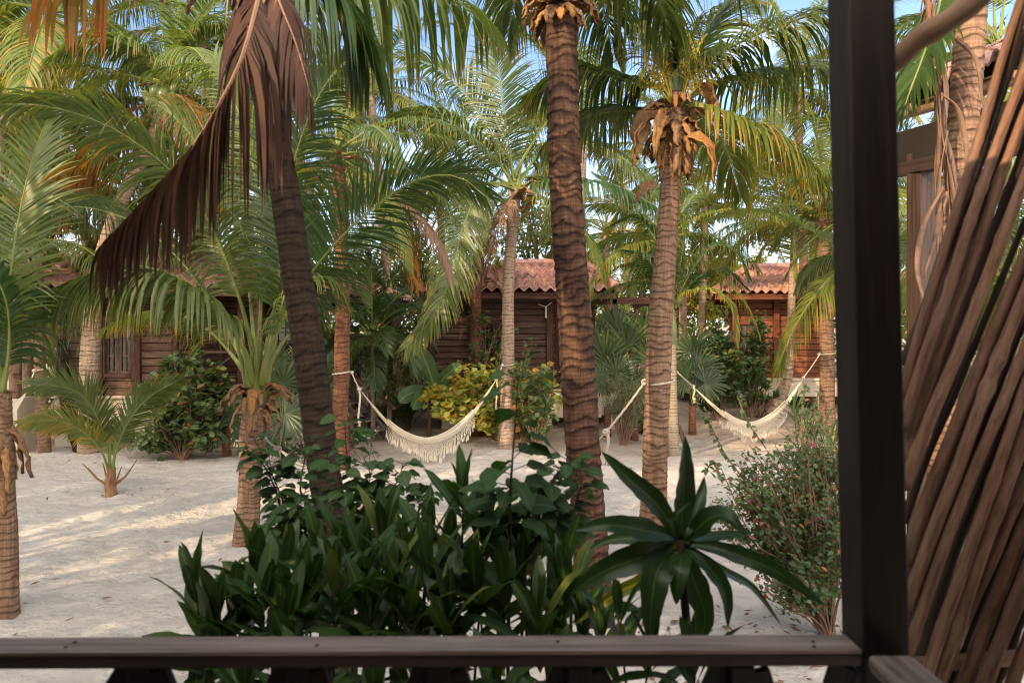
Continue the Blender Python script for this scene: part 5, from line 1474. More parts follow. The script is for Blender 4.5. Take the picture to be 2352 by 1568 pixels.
# ------------------------------------------------------------------ palms further back (their crowns fill the upper half)
def far_palm(label, px, py, d, w, base_px, mat='trunk_pale', n=18, L=3.4, seed=0, mats=None, lo=-28, near=False, **k):
    z = H - (py - CY) / F * d
    x = (px - CX) / F * d; xb = (base_px - CX) / F * d; g = ground_z(xb, d) - .05
    r = w * d / F / 2
    root = palm_root(label, (xb, d, g + .05))
    pts = [(x, d, z, r * .85), (x + (xb - x) * .45, d, z + (g - z) * .3, r * .95), (x + (xb - x) * .85, d, z + (g - z) * .65, r), (xb, d, g, r * 1.3)]
    obj('trunk', trunk_mb(pts, .1, .05, 12, seed, sub=3), M[mat], root, smooth=True)
    C = Vector((x, d, z))
    crown(root, C, n + 3, L, seed, lo, 84, mats, avoid=None if near else (CAMAZ, .45))
    return root, C
FAR = [
 ('palm with dense dark crown directly behind the short husky palm', 560, 430, 13.5, 24, 600, 22, 3.6, dict(p=.1, main='frond_dark'), {}),
 ('palm at the left edge with lit crown above the thin straight trunk', 10, 260, 14.0, 24, -40, 20, 3.6, dict(p=.25), {}),
 ('palm behind the thick scarred trunk, crown against the sky', 1340, 330, 17.5, 20, 1325, 20, 3.4, dict(p=.15), {}),
 ('palm with pale crown above the red cabin next to the curved trunk', 1830, 210, 19.0, 20, 1850, 20, 3.4, dict(p=.3), {}),
 ('small crowned palm behind the gap between the middle and red cabins', 1560, 380, 23.0, 18, 1570, 20, 3.4, dict(p=.3), {}),
 ('low young palm with arching leaves behind the left cabin corner', 60, 700, 14.5, 24, 60, 18, 2.6, dict(p=.1), {}),
 ('tall palm behind the left cabin whose crown fills the top left corner', 120, 40, 12.5, 22, 30, 18, 3.8, dict(p=.2, old='frond_yellow'), {}),
 ('palm with hanging orange dead leaves above the left cabin roof', 170, 420, 15.5, 24, 250, 20, 3.4, dict(p=.4, alt='frond_orange', old='frond_dead'), {}),
 ('palm behind the left cabin with its crown under the coconuts', 330, 500, 17.5, 20, 400, 18, 3.4, dict(p=.1), {}),
 ('palm crown at the top edge left of the hanging dead frond', 470, 60, 15.0, 20, 500, 20, 3.8, dict(p=.1), {}),
 ('palm behind the dark leaning trunk over the porch roof', 690, 330, 17.0, 22, 640, 20, 3.6, dict(p=.2), {}),
 ('palm with straggly leaves against the sky above the porch steps', 850, 210, 18.5, 20, 900, 18, 3.6, dict(p=.1, main='frond_dark'), {}),
 ('palm behind the middle cabin left of the slim grey trunk', 1010, 420, 21.0, 18, 1020, 20, 3.6, dict(p=.3), {}),
 ('palm with a bright orange flower stalk behind the middle cabin roof', 1390, 540, 24.0, 18, 1400, 20, 3.6, dict(p=.4, alt='frond_yellow'), {}),
 ('yellowish palm in the background between the two cabins', 1470, 560, 27.0, 16, 1480, 20, 3.6, dict(p=.6), {}),
 ('low palm beyond the gap right of the middle cabin porch', 1440, 720, 20.0, 22, 1446, 18, 2.6, dict(p=.3), dict(lo=-40)),
 ('palm left of the red cabin roof', 1620, 470, 21.0, 18, 1612, 20, 3.4, dict(p=.3), {}),
 ('palm crown behind the red cabin next to the dark post', 1960, 430, 20.0, 20, 1960, 20, 3.6, dict(p=.4), {}),
 ('palm seen through the gap right of the dark post', 2110, 480, 13.0, 24, 2130, 20, 3.2, dict(p=.2), {}),
 ('palm at the top right corner behind the neighbouring roof', 2290, 120, 12.0, 24, 2320, 20, 3.4, dict(p=.3), {}),
 ('low palm beyond the neighbouring porch, seen between the branch poles', 2330, 640, 11.5, 24, 2330, 20, 2.8, dict(p=.1), {}),
 ('pale green palm behind the low green wall at the far left', -20, 560, 17.0, 22, -10, 20, 3.4, dict(p=.2), {}),
]
for i, (lab, px, py, d, w, bp, n, L_, mt, kw) in enumerate(FAR):
    rt, C = far_palm(lab, px, py, d, w, bp, 'trunk_pale' if i % 3 else 'trunk_grey', n, L_, 200 + i, mt, **kw)
    if 'flower stalk' in lab: inflorescence(rt, C, [C + Vector((-.6, -.9, .5)), C + Vector((.2, -.9, .5)), C + Vector((.7, -.6, .1))], 5)

# broadleaf trees further back
def leafy_tree(label, x, y, hgt, spread, seed, mat='bgleaf', dens=1.0, size=.16, name='leafy_tree'):
    rg = random.Random(seed); g = ground_z(x, y)
    root = empty(name, (x, y, g)); tag(root, label, 'tree', 'broadleaf trees in the background')
    tk = MB(); lf = MB(); st0 = rng.getstate(); rng.seed(seed)
    tk.tube([(x, y, g - .05), (x + .1, y, g + hgt * .3), (x, y, g + hgt * .55)], [.16, .12, .08], 10, rough=.3)
    for k in range(int(26 * dens)):
        a = rg.random() * 6.283; e = rg.uniform(.15, 1.3); rr = spread * rg.uniform(.45, 1)
        tip = Vector((x + math.cos(a) * rr * math.cos(e * .8), y + math.sin(a) * rr * math.cos(e * .8), g + hgt * (.42 + .58 * math.sin(e)) * rg.uniform(.85, 1)))
        st = Vector((x, y, g + hgt * rg.uniform(.28, .55)))
        pts = [Vector(q) for q in catmull([st, st.lerp(tip, .5) + Vector((rg.uniform(-.3, .3), rg.uniform(-.3, .3), .2)), tip], 5)]
        tk.tube(pts, [.05 * (1 - i / len(pts)) + .008 for i in range(len(pts))], 5, cap=False)
        for j in range(7):
            p0 = pts[rg.randint(4, len(pts) - 1)]; c = p0 + Vector((rg.gauss(0, .3), rg.gauss(0, .3), rg.gauss(0, .25)))
            tk.tube([p0, c], [.012, .005], 4, cap=False)
            for _ in range(24):
                q = c + Vector((rg.gauss(0, .20), rg.gauss(0, .20), rg.gauss(0, .16)))
                blade(lf, q, Vector((rg.uniform(-1, 1), rg.uniform(-1, 1), rg.uniform(-.8, .4))), Vector((rg.uniform(-1, 1), rg.uniform(-1, 1), 1)), size * rg.uniform(.6, 1.2), size * .62, .3, 2, .2, 'oval')
    obj('trunk', tk, M['stem'], root, smooth=True); obj('crown', lf, M[mat], root); rng.setstate(st0)
    return root
leafy_tree('light green tree behind the middle cabin between the grey and the thick trunk', P(1235, 0, 23).x, 23, 7.0, 2.6, 1)
leafy_tree('feathery pale tree against the sky above the porch steps', P(960, 0, 26).x, 26, 9.5, 2.6, 2, dens=.7, size=.13)
leafy_tree('yellow-green tree with large leaves behind the red cabin roof', P(1690, 0, 24.5).x, 24.5, 5.6, 2.6, 3, 'grape_yellow', size=.2)
leafy_tree('dense tree behind the gap between the middle and the right cabin', P(1545, 0, 26).x, 26, 6.0, 3.0, 4)
leafy_tree('bright leafy tree behind the oleander left of the middle cabin', P(905, 0, 23).x, 23, 5.0, 2.6, 5)
leafy_tree('leafy tree behind the left cabin roof', P(600, 0, 22).x, 22, 5.6, 3.0, 6)
leafy_tree('leafy tree at the left behind the low green wall', P(60, 0, 19).x, 19, 4.6, 2.6, 7)
leafy_tree('leafy tree seen behind the branch poles at the right', P(2270, 0, 15).x, 15, 4.4, 2.6, 8)
leafy_tree('rounded tree behind the red cabin next to the dark post', P(1900, 0, 27).x, 27, 7.0, 3.0, 9)
# far wood closing the view
def far_wood():
    rg = random.Random(77); lf = MB(); st0 = rng.getstate(); rng.seed(77)
    for k in range(30000):
        x = rg.uniform(-42, 46); y = rg.uniform(30, 37) + abs(x) * -.25
        top = 4.2 + 1.6 * noise.noise(Vector((x * .25, 3, 0))) + .8 * noise.noise(Vector((x * .9, 1, 0)))
        z = .2 + (top) * rg.random() ** .8
        blade(lf, Vector((x, y, z)), Vector((rg.uniform(-1, 1), rg.uniform(-1, 1), rg.uniform(-.8, .4))), Vector((rg.uniform(-1, 1), rg.uniform(-1, 1), 1)), rg.uniform(.2, .5), .22, .3, 2, .2, 'oval')
    rng.setstate(st0)
    o = obj('far_wood', lf, M['bgleaf']); kind(o, 'stuff')
far_wood()

# palms and trees outside the frame on the sun side: they shade the sand
SH = [(-7.5, 2.2, 5.0), (-9.5, -1.5, 5.8), (-12.5, 3.0, 6.3), (-13.5, 7.5, 6.4), (-6.8, -4.5, 5.6), (-11.5, -6.0, 7.0), (-16, 0.5, 7.0), (-15.0, 11.5, 6.6), (-8.8, 5.4, 4.6), (-17.5, 6.0, 7.6), (-4.5, -6.5, 6.5), (-19, -3, 8.0), (-14.5, -9.5, 8.0)]
SL = ['left of the porch', 'by the corner of our cabin', 'two metres left of the far left trunk', 'in the grove at the far left', 'behind our cabin', 'in the second row behind our cabin', 'deep in the left grove', 'beside the left cabin', 'just left of the picture', 'at the back of the left grove', 'close behind our porch', 'far behind on the left', 'in the last row behind our cabin']
for i, (x, y, z) in enumerate(SH):
    if i in (1, 4, 7, 8, 9, 11): continue
    root = palm_root('palm outside the picture, ' + SL[i], (x, y, 0))
    obj('trunk', trunk_mb([(x + .3, y, z, .10), (x + .15, y, z * .5, .11), (x, y, -.05, .15)], .12, .05, 10, i, sub=3), M['trunk_pale'], root, smooth=True)
    crown(root, (x + .3, y, z), 24, 3.9, 300 + i, -45, 84)
leafy_tree('shade tree outside the picture behind our cabin', -8.0, -8.0, 7.0, 3.4, 22, 'bgleaf', 1.5, .24)
leafy_tree('shade tree outside the picture in the left grove', -15.5, 4.2, 6.0, 3.4, 23, 'bgleaf', 1.5, .24)
leafy_tree('shade tree outside the picture further back on the left', -13.0, -3.4, 6.6, 3.4, 24, 'bgleaf', 1.5, .24)
# ------------------------------------------------------------------ ropes and hammocks
def rope_mb(pts, r=.014, twist=True):
    """three-strand rope"""
    path, T = resample(catmull(pts, 8), max(12, int(sum((Vector(a) - Vector(b)).length for a, b in zip(pts, pts[1:])) / .02)))
    mb = MB(); ref = Vector((.3, .2, 1)).normalized()
    for s in range(3):
        pp = []
        for i, p in enumerate(path):
            t = (path[min(i + 1, len(path) - 1)] - path[max(i - 1, 0)]).normalized()
            u = t.cross(ref)
            if u.length < .1: u = t.cross(Vector((1, 0, 0)))
            u.normalize(); v = t.cross(u); a = i * .55 + s * 2.094
            pp.append(p + (u * math.cos(a) + v * math.sin(a)) * r * .45)
        mb.tube(pp, r * .62, 5, r=rng.random())
    return mb
def knot(mb, c, r=.035, seed=0):
    c = Vector(c); rg = random.Random(seed)
    for k in range(3):
        ax = Vector((rg.uniform(-1, 1), rg.uniform(-1, 1), rg.uniform(-1, 1))).normalized(); u = ax.orthogonal().normalized(); v = ax.cross(u)
        mb.tube([c + (u * math.cos(a * .7) + v * math.sin(a * .7)) * r + ax * rg.uniform(-.3, .3) * r for a in range(10)], r * .42, 7)
def loop_around(c, r, tilt=0.0, n=20):
    return [Vector(c) + Vector((math.cos(a) * r, math.sin(a) * r, tilt * math.cos(a))) for a in [2 * math.pi * k / n for k in range(n + 1)]]
def hammock(label, A, B, ra, rb, kA, kB, eA, eB, sag, width=.55, fringe=.33, mat='hammock', seed=0, ropem='rope', tails=((None, 0), (None, 0)), net=True):
    """A,B: centre of the trunks at the tie; kA,kB knots; eA,eB: ends of the bed"""
    rg = random.Random(seed)
    c = (A + B) / 2
    root = empty('hammock', (c.x, c.y, 0)); tag(root, label, 'hammock', 'woven hammocks between the palms')
    # tie ropes
    for (T, r, k, tail) in ((A, ra, kA, tails[0]), (B, rb, kB, tails[1])):
        if T is None: continue
        mb = rope_mb(loop_around(T, r + .012, .02), .012)
        dirk = (k - T); dirk.z = 0; dirk.normalize(); st = T + dirk * (r + .03)
        m2 = rope_mb([st, st.lerp(k, .5) + Vector((0, 0, -.01)), k], .012)
        off = len(mb.v)
        mb.v += m2.v; mb.f += [tuple(i + off for i in f) for f in m2.f]; mb.uv += m2.uv; mb.r += m2.r; mb.mi += m2.mi
        knot(mb, st, .026, seed + 1); knot(mb, k, .028, seed + 2)
        if tail[0]:
            m3 = rope_mb([k, k + Vector((.02, -.03, -tail[0] * .3)), k + Vector((-.01, -.03, -tail[0] * .9)), k + Vector((0.01, -.03, -tail[0]))], .016)
            off = len(mb.v); mb.v += m3.v; mb.f += [tuple(i + off for i in f) for f in m3.f]; mb.uv += m3.uv; mb.r += m3.r; mb.mi += m3.mi
            q = k + Vector((0.01, -.03, -tail[0])); knot(mb, q, .022, seed)
            for _ in range(10): mb.tube([q, q + Vector((rg.gauss(0, .015), rg.gauss(0, .015), -.07))], .004, 4)
        obj('rope', mb, M[ropem if r == ra else 'rope'], root, smooth=True)
    ax = (eB - eA); L_ = ax.length; ax.normalize(); sd = ax.cross(UP).normalized()
    # cords from the knots to the bed
    for (k, e, s) in ((kA, eA, 1), (kB, eB, -1)):
        mb = MB()
        for i in range(26):
            f = (i / 25 - .5); tgt = e + sd * f * width * .55 + UP * (abs(f) * .10 - .02)
            mb.tube([k, k.lerp(tgt, .5) + Vector((0, 0, -.012 * (1 - abs(f)))), tgt], .0048, 4, cap=False)
        obj('cord', mb, M[mat], root)
    # bed
    NS, NW = 56, 14; mb = MB()
    def bedp(u, f):
        w = width * (.55 + .45 * math.sin(math.pi * u)) ; z = -sag * (1 - (2 * u - 1) ** 2)
        return eA.lerp(eB, u) + sd * f * w * .62 + UP * (z + (abs(f) * 2) ** 2 * .09 + .008 * math.sin(f * 60 + u * 9))
    for i in range(NS + 1):
        for j in range(NW + 1): mb.v.append(tuple(bedp(i / NS, j / NW - .5)))
    for i in range(NS):
        for j in range(NW):
            a = i * (NW + 1) + j; mb.face((a, a + 1, a + NW + 2, a + NW + 1), None, rg.random())
    b = obj('bed', mb, M[mat], root, smooth=True); m_ = b.modifiers.new('thick', 'SOLIDIFY'); m_.thickness = .008
    # edge cords and knotted fringe on both long sides
    for f in (-.5, .5):
        mb = MB(); mb.tube([bedp(i / 40, f) for i in range(41)], .012, 6)
        NF = int(L_ / .055); mean = []
        def fr(u, q):   # q 0..1 down the fringe
            d = fringe * (.75 + .25 * math.sin(math.pi * u)) * (1 + .10 * math.sin(u * 37))
            return bedp(u, f) + Vector((0, 0, -d * q)) + sd * (f * .10 * math.sin(q * 2))
        rowsn = 8; wd = .0042
        def strip(p, q, w):
            n_ = ax * w; i0 = len(mb.v)
            for v in (p - n_, p + n_, q + n_, q - n_): mb.v.append(tuple(v))
            mb.face((i0, i0 + 1, i0 + 2, i0 + 3), None, rg.random())
        for k in range(NF):
            for r_ in range(rowsn):
                q0, q1 = r_ / rowsn * .62, (r_ + 1) / rowsn * .62
                lim = .35 + .65 * abs(((k % 14) / 14) - .5) * 2     # the net ends in points
                if q1 > .62 * (1.15 - .6 * (1 - lim)): continue
                u0 = (k + .5 * (r_ % 2)) / NF; ul = (k - .5 + .5 * (r_ % 2)) / NF; ur = (k + .5 + .5 * (r_ % 2)) / NF
                if ul < 0 or ur > 1: continue
                strip(fr(u0, q0), fr(ul, q1), wd); strip(fr(u0, q0), fr(ur, q1), wd)
            lim = .35 + .65 * abs(((k % 14) / 14) - .5) * 2
            for e in range(2):
                u0 = (k + e * .5) / NF; q0 = .62 * (1.05 - .6 * (1 - lim)); p = fr(u0, q0)
                q = fr(u0, min(1.05, q0 + .36 + rg.uniform(-.04, .08))) + ax * rg.gauss(0, .012)
                strip(p, p.lerp(q, .5) + sd * .006, .005); strip(p.lerp(q, .5) + sd * .006, q, .009)
        obj('fringe', mb, M[mat], root)
    return root
hammock('cream hammock with knotted fringe hanging between the reddish and the pale grey trunk',
    P(785, 856, 10.8), P(1166, 838, 12.8), .125, .125, P(825, 893, 10.9), P(1140, 872, 12.55), P(892, 976, 11.2), P(1088, 952, 12.15), .40, .20, .40, seed=1, tails=((.52, 0), (.55, 0)))
hammock('cream fringed hammock in front of the red cabin, seen above the flowering bush',
    P(1536, 845, 12.35), P(1899, 812, 14.6), .06, .17, P(1592, 888, 12.4), P(1845, 868, 14.3), P(1662, 955, 12.5), P(1806, 930, 13.8), .32, .20, .34, seed=2, tails=((.22, 0), (None, 0)))
hammock('nearer hammock slung from the short husky palm, mostly behind the dark leaves',
    P(578, 1005, 7.3), P(1517, 878, 6.4), .14, .115, P(640, 1030, 7.2), P(1392, 992, 6.45), P(735, 1110, 7.1), P(1235, 1150, 6.6), .34, .5, .30, ropem='rope_grey', seed=3, tails=((.26, 0), (.24, 0)))
hammock('white hammock end leaving the picture at the left edge',
    P(92, 850, 12.3), P(-150, 1000, 8.0), .10, .1, P(62, 900, 12.0), P(-80, 1000, 8.5), P(12, 960, 11.6), P(-60, 1020, 9.2), .2, .4, .3, seed=4)

# ------------------------------------------------------------------ plants by the cabins
def E(px, py, d, rx, ry, rz, w=1): return (P(px, py, d), (rx * d / F, ry, rz * d / F), w)
def B(px, d): x = (px - CX) / F * d; return (x, d, ground_z(x, d) - .02)
shrub('dark green sea grape bush with red-tinged leaves in front of the left cabin plinth', B(418, 11.9), [E(400, 900, 12, 80, .6, 60, 1), E(440, 960, 11.9, 90, .5, 50, 1.2), E(350, 1000, 11.8, 45, .3, 25, .5), E(490, 980, 12, 50, .3, 40, .7), E(430, 850, 12.3, 70, .3, 50, .8)], 60, 10, 'round', .15, 'grape', name='sea_grape_bush', cat='shrub', seed=1, spread=.15, srad=.018, twigs=2)
shrub('yellow-green sea grape bush behind the middle hammock', B(1195, 13.6), [E(1080, 880, 13.7, 100, .6, 58, 1.4), E(1010, 925, 13.6, 55, .4, 38, .8), E(1240, 895, 13.6, 65, .5, 58, 1.1), E(1130, 960, 13.5, 60, .4, 30, .6)], 76, 11, 'round', .15, 'grape_yellow', name='sea_grape_bush', seed=2, spread=.15, srad=.018, twigs=2)
shrub('taller green sea grape branches growing up against the middle cabin wall', B(1120, 14.2), [E(1120, 800, 14.3, 45, .3, 90, 1), E(1165, 770, 14.3, 30, .3, 70, .7), E(1095, 740, 14.4, 18, .2, 40, .4), E(1210, 830, 14.2, 30, .3, 60, .5)], 24, 8, 'round', .12, 'grape', name='sea_grape_bush', seed=3, spread=.14, srad=.016, twigs=2)
shrub('sea grape bush right of the grey trunk close to the thick trunk', B(1235, 12.4), [E(1250, 900, 12.4, 50, .4, 60, 1), E(1200, 840, 12.6, 30, .3, 50, .5)], 16, 9, 'round', .13, 'grape', name='sea_grape_bush', seed=4, spread=.15, srad=.014, twigs=2)
shrub('pink flowering oleander behind the porch steps', B(830, 18.8), [E(840, 720, 18.8, 90, .8, 80, 1), E(940, 700, 19, 70, .8, 110, 1), E(780, 740, 18.6, 40, .4, 50, .5)], 60, 14, 'lance', .17, 'bush', name='oleander_bush', seed=5, asp=.22, spread=.25, twigs=2, flowers=('petal_pink', .10, .06, 5))
shrub('dense green and yellow variegated shrub left of the middle cabin', B(940, 15.3), [E(950, 800, 15.3, 65, .6, 80, 1.3), E(900, 880, 15.2, 40, .4, 60, .8), E(985, 760, 15.4, 30, .3, 60, .5), E(920, 940, 15.1, 60, .4, 30, .6)], 64, 14, 'lance', .24, 'croton', name='croton_bush', seed=6, asp=.42, spread=.16, whorl=True, sag=.8)
shrub('dark strappy plants at the foot of the variegated shrub', B(935, 14.9), [E(930, 950, 14.8, 60, .3, 30, 1)], 14, 12, 'lance', .42, 'near_leaf', name='strap_plant', cat='plant', seed=7, asp=.16, spread=.12, whorl=True, sag=1.0)
shrub('round dark green climbing bush left of the red cabin window', B(1650, 15.9), [E(1650, 800, 16, 55, .4, 65, 1.5), E(1670, 850, 15.8, 50, .4, 45, .8), E(1625, 890, 15.7, 30, .3, 40, .4)], 64, 14, 'oval', .14, 'bush', name='climbing_bush', seed=8, spread=.16, twigs=2)
shrub('slender leafy shrub climbing in front of the red cabin wall', B(1742, 16.4), [E(1745, 770, 16.5, 30, .3, 60, 1), E(1730, 850, 16.4, 30, .3, 60, .8)], 30, 10, 'oval', .13, 'bush', name='climbing_bush', seed=9, spread=.16, twigs=2)
shrub('bright green shrub with upright leaf whorls at the red cabin plinth', B(1722, 16.0), [E(1720, 860, 16, 45, .3, 45, 1), E(1690, 900, 15.9, 40, .3, 25, .5), E(1765, 900, 16, 25, .3, 30, .4)], 30, 12, 'lance', .22, 'bush', name='leafy_shrub', seed=10, asp=.55, spread=.12, whorl=True)
shrub('grey green fine-leaved bush between the thick and the rope-tied trunk', B(1430, 13.3), [E(1430, 900, 13.4, 45, .4, 50, 1), E(1475, 910, 13.3, 35, .4, 50, .8)], 80, 16, 'lance', .06, 'grey_bush', name='grey_bush', seed=11, asp=.4, spread=.12, twigs=2)
shrub('small weedy shrub in the shade behind the grey trunk', B(1225, 12.9), [E(1222, 1000, 12.9, 30, .3, 30, 1)], 10, 12, 'lance', .16, 'bush', name='leafy_shrub', seed=12, asp=.5, spread=.1, whorl=True)
shrub('bamboo-like green plant between the dark post and the far hammock', B(1890, 7.6), [E(1890, 985, 7.6, 50, .4, 45, 1), E(1840, 960, 7.8, 30, .3, 40, .4)], 14, 10, 'lance', .34, 'bush', name='leafy_shrub', seed=13, asp=.13, spread=.2, whorl=True, sag=.7)
shrub('hedge of green leaves beyond the garden wall right of the dark post', B(2130, 10.5), [E(2120, 900, 10.5, 70, .6, 120, 1), E(2260, 900, 10.3, 90, .6, 100, 1)], 50, 12, 'lance', .22, 'bush', name='leafy_shrub', seed=14, asp=.35, spread=.2, whorl=True)
shrub('low bush in the dark gap under the porch of the middle cabin', B(1480, 14.6), [E(1485, 960, 14.6, 40, .4, 30, 1)], 18, 12, 'oval', .1, 'bush', name='leafy_shrub', seed=15, spread=.14)
shrub('shrub at the foot of the dark leaning tree at the far left', B(80, 13.4), [E(60, 930, 13.4, 60, .4, 50, 1), E(150, 900, 13.6, 30, .3, 40, .4)], 30, 12, 'oval', .11, 'bush', name='leafy_shrub', seed=16, spread=.16)
shrub('white flowering ground plants at the foot of the porch steps', B(800, 12.0), [E(800, 1000, 12.0, 70, .3, 12, 1), E(850, 985, 12.6, 40, .3, 10, .5)], 40, 8, 'oval', .05, 'bush', name='flower_clump', cat='plant', seed=17, spread=.08, origin_jit=.6, srad=.004, flowers=('petal_white', .25, .018, 3))
shrub('low green weeds beside the foot of the reddish trunk', B(690, 11.2), [E(680, 1035, 11.2, 80, .3, 12, 1)], 44, 8, 'oval', .045, 'bush', name='weed_clump', cat='plant', seed=18, spread=.1, origin_jit=.6, srad=.004)

shrub('tall dark green shrub in front of the crossed porch railing of the left cabin', B(480, 12.6), [E(470, 860, 12.7, 50, .3, 60, 1), E(505, 900, 12.6, 40, .3, 50, .7)], 34, 10, 'round', .13, 'grape', name='sea_grape_bush', cat='shrub', seed=19, spread=.15, srad=.014, twigs=2)

# fan palms
fan_palm('fan palm with two big round leaves beside the short husky palm', B(650, 11.4), [(650, 880, 11.3, (-.2, 1), .62), (655, 950, 11.0, (.3, -.2), .58), (610, 1000, 11.2, (-.6, -.2), .45), (690, 840, 11.8, (.6, .8), .5), (628, 840, 11.7, (-.6, 1), .5)], .65, 'fan', 1)
fan_palm('fan palm between the thick trunk and the white cloth', B(1395, 14.2), [(1390, 830, 14.2, (0, 1), .72), (1372, 790, 14.4, (-.7, 1), .6), (1415, 860, 14.0, (.5, .3), .55), (1385, 870, 14.0, (-.6, .1), .5)], .65, 'fan', 10)
fan_palm('fan palm with a star-like leaf below the white cloth', B(1457, 13.9), [(1455, 892, 13.8, (0, 1), .52), (1440, 800, 14.3, (-.5, 1), .72), (1475, 780, 14.6, (.2, 1), .75), (1495, 830, 14.2, (.8, .7), .6), (1420, 760, 14.8, (-.7, .8), .7)], .65, 'fan', 20)
fan_palm('fan palm right of the ringed slender palm', B(1590, 14.4), [(1600, 850, 14.2, (.7, .4), .6), (1590, 810, 14.5, (.3, 1), .65), (1620, 880, 14.0, (.9, 0), .5), (1575, 870, 14.2, (-.3, .5), .5)], .65, 'fan', 30)
fan_palm('small low fan palm at the foot of the left cabin plinth', B(520, 12.2), [(520, 960, 12.0, (.1, 1), .42), (545, 985, 12.0, (.8, 0), .4), (500, 985, 11.9, (-.8, .1), .4)], .65, 'fan', 40)
# little dark palm beside the porch steps
q = P(857, 812, 14.0); r_ = palm_root('small dark green palm with thin trunk beside the porch handrail', (q.x, 14.0, 0), 'small_palm', 'palm tree', None)
mb = trunk_mb([(q.x, 14.0, 1.55, .035), (q.x, 14, .8, .045), (q.x, 14, -.04, .055)], .05, .08, 12, 3, jag=.1); obj('trunk', mb, M['trunk_green'], r_, smooth=True)
mb = MB(); mb.tube([(q.x, 14, 1.5), (q.x, 14, 1.7), (q.x, 14, 1.95)], [.045, .05, .03], 10); obj('crownshaft', mb, M['shaft'], r_, smooth=True)
crown(r_, (q.x, 14.0, 1.9), 24, 1.7, 91, 0, 80, dict(main='frond_dark', old='frond_dark', p=0), 'young', base=1.7)
# banana plant
q = B(985, 14.1); root = empty('banana_plant', q); tag(root, 'banana plant with broad torn leaves left of the yellow sea grape bush', 'banana plant')
mb = MB(); mb.tube([q, (q[0] + .02, q[1], .45), (q[0] + .05, q[1], .95)], [.05, .04, .03], 10); obj('stem', mb, M['stem'], root, smooth=True)
for i, (x, y, dx, dz, l, w, sg) in enumerate(((1000, 890, -.25, 1.0, 1.0, .34, .5), (1005, 880, .7, .9, .75, .26, .7), (990, 900, -.7, .35, .75, .30, 1.6), (1000, 900, -.25, .2, .8, .32, 2.2), (1012, 905, .25, .1, .6, .3, 2.0))):
    mb = MB(); blade(mb, P(x, y + 6, 13.9), Vector((dx, -.35, dz)), Vector((.1, -1, .35)), l, w, sg, 14, .18, 'banana', wave=.14); obj('leaf', mb, M['banana'], root, smooth=True)

# white cloth over the porch rail, with its rack
q = P(1430, 828, 15.2); mb = MB(); nx, nz = 14, 16
for j in range(nz + 1):
    for i in range(nx + 1):
        u, v = i / nx, j / nz
        x = q.x + (u - .5) * .40 * (1 - .12 * v) + .05 * v * (u - .2)
        z = q.z + .02 - (.78 - .16 * u) * v
        mb.v.append((x, q.y - .05 - .06 * v + .02 * math.sin(u * 16 + v * 2) - .035 * math.exp(-v * 18) * -1, z))
for j in range(nz):
    for i in range(nx):
        a = j * (nx + 1) + i; mb.face((a, a + 1, a + nx + 2, a + nx + 1), None, .5)
c_ = obj('white_towel', mb, M['cloth'], smooth=True, origin=(q.x, q.y, q.z)); tag(c_, 'white towel hanging over the porch rail of the middle cabin', 'towel')
m_ = c_.modifiers.new('thick', 'SOLIDIFY'); m_.thickness = .01

# wooden signpost stump leaning beyond the ringed palm
q = P(1562, 995, 12.8); mb = MB(); mb.box((q.x + .05, 12.8, .22), (.07, .05, .5), (Vector((.96, 0, .28)), Vector((0, 1, 0)), Vector((-.28, 0, .96)))); mb.box((q.x - .06, 12.85, .35), (.1, .05, .7))
o = obj('wooden_stake', mb, M['post_far'], origin=(q.x, 12.8, 0), bev=.004); tag(o, 'short leaning wooden stake behind the ringed slender palm', 'stake')

# bougainvillea at the right, close to the porch
bg_ = B(1900, 5.2)
shrub('twiggy bougainvillea with a few magenta flowers right of the big leaf rosette', bg_, [E(1790, 1090, 5.1, 140, .45, 90, 1.2), E(1850, 1180, 5.1, 100, .45, 90, 1.1), E(1720, 1180, 5.0, 80, .35, 80, .7), E(1790, 1290, 4.9, 90, .35, 70, .6), E(1900, 1060, 5.3, 50, .3, 60, .4), E(1870, 1020, 5.4, 60, .4, 30, .4)],
      270, 10, 'oval', .048, 'boug', name='bougainvillea', seed=41, asp=.62, spread=.085, twigs=3, srad=.009, flowers=('petal', .02, .018, 3), sag=.6, origin_jit=.04)
root = [o for o in bpy.data.objects if o.name == 'bougainvillea'][0]
mb = MB()
mb.tube(catmull([P(1906, 1460, 5.2) + Vector((0, 0, -.05)), P(1903, 1400, 5.2), P(1912, 1350, 5.2), P(1925, 1300, 5.2), P(1918, 1230, 5.2), P(1900, 1150, 5.2)], 5), [.045 - .0012 * k for k in range(26)], 10, rough=.4)
for k, (x, y) in enumerate(((1850, 1120), (1880, 1080), (1800, 1150), (1930, 1120), (1820, 1220), (1860, 1190), (1760, 1160))):
    mb.tube(catmull([P(1922, 1300, 5.2), P((1922 + x) / 2 + 10, (1300 + y) / 2, 5.15), P(x, y, 5.1)], 5), [.022 - .0015 * i for i in range(11)], 7, rough=.3)
obj('trunk', mb, M['stem'], root, smooth=True)
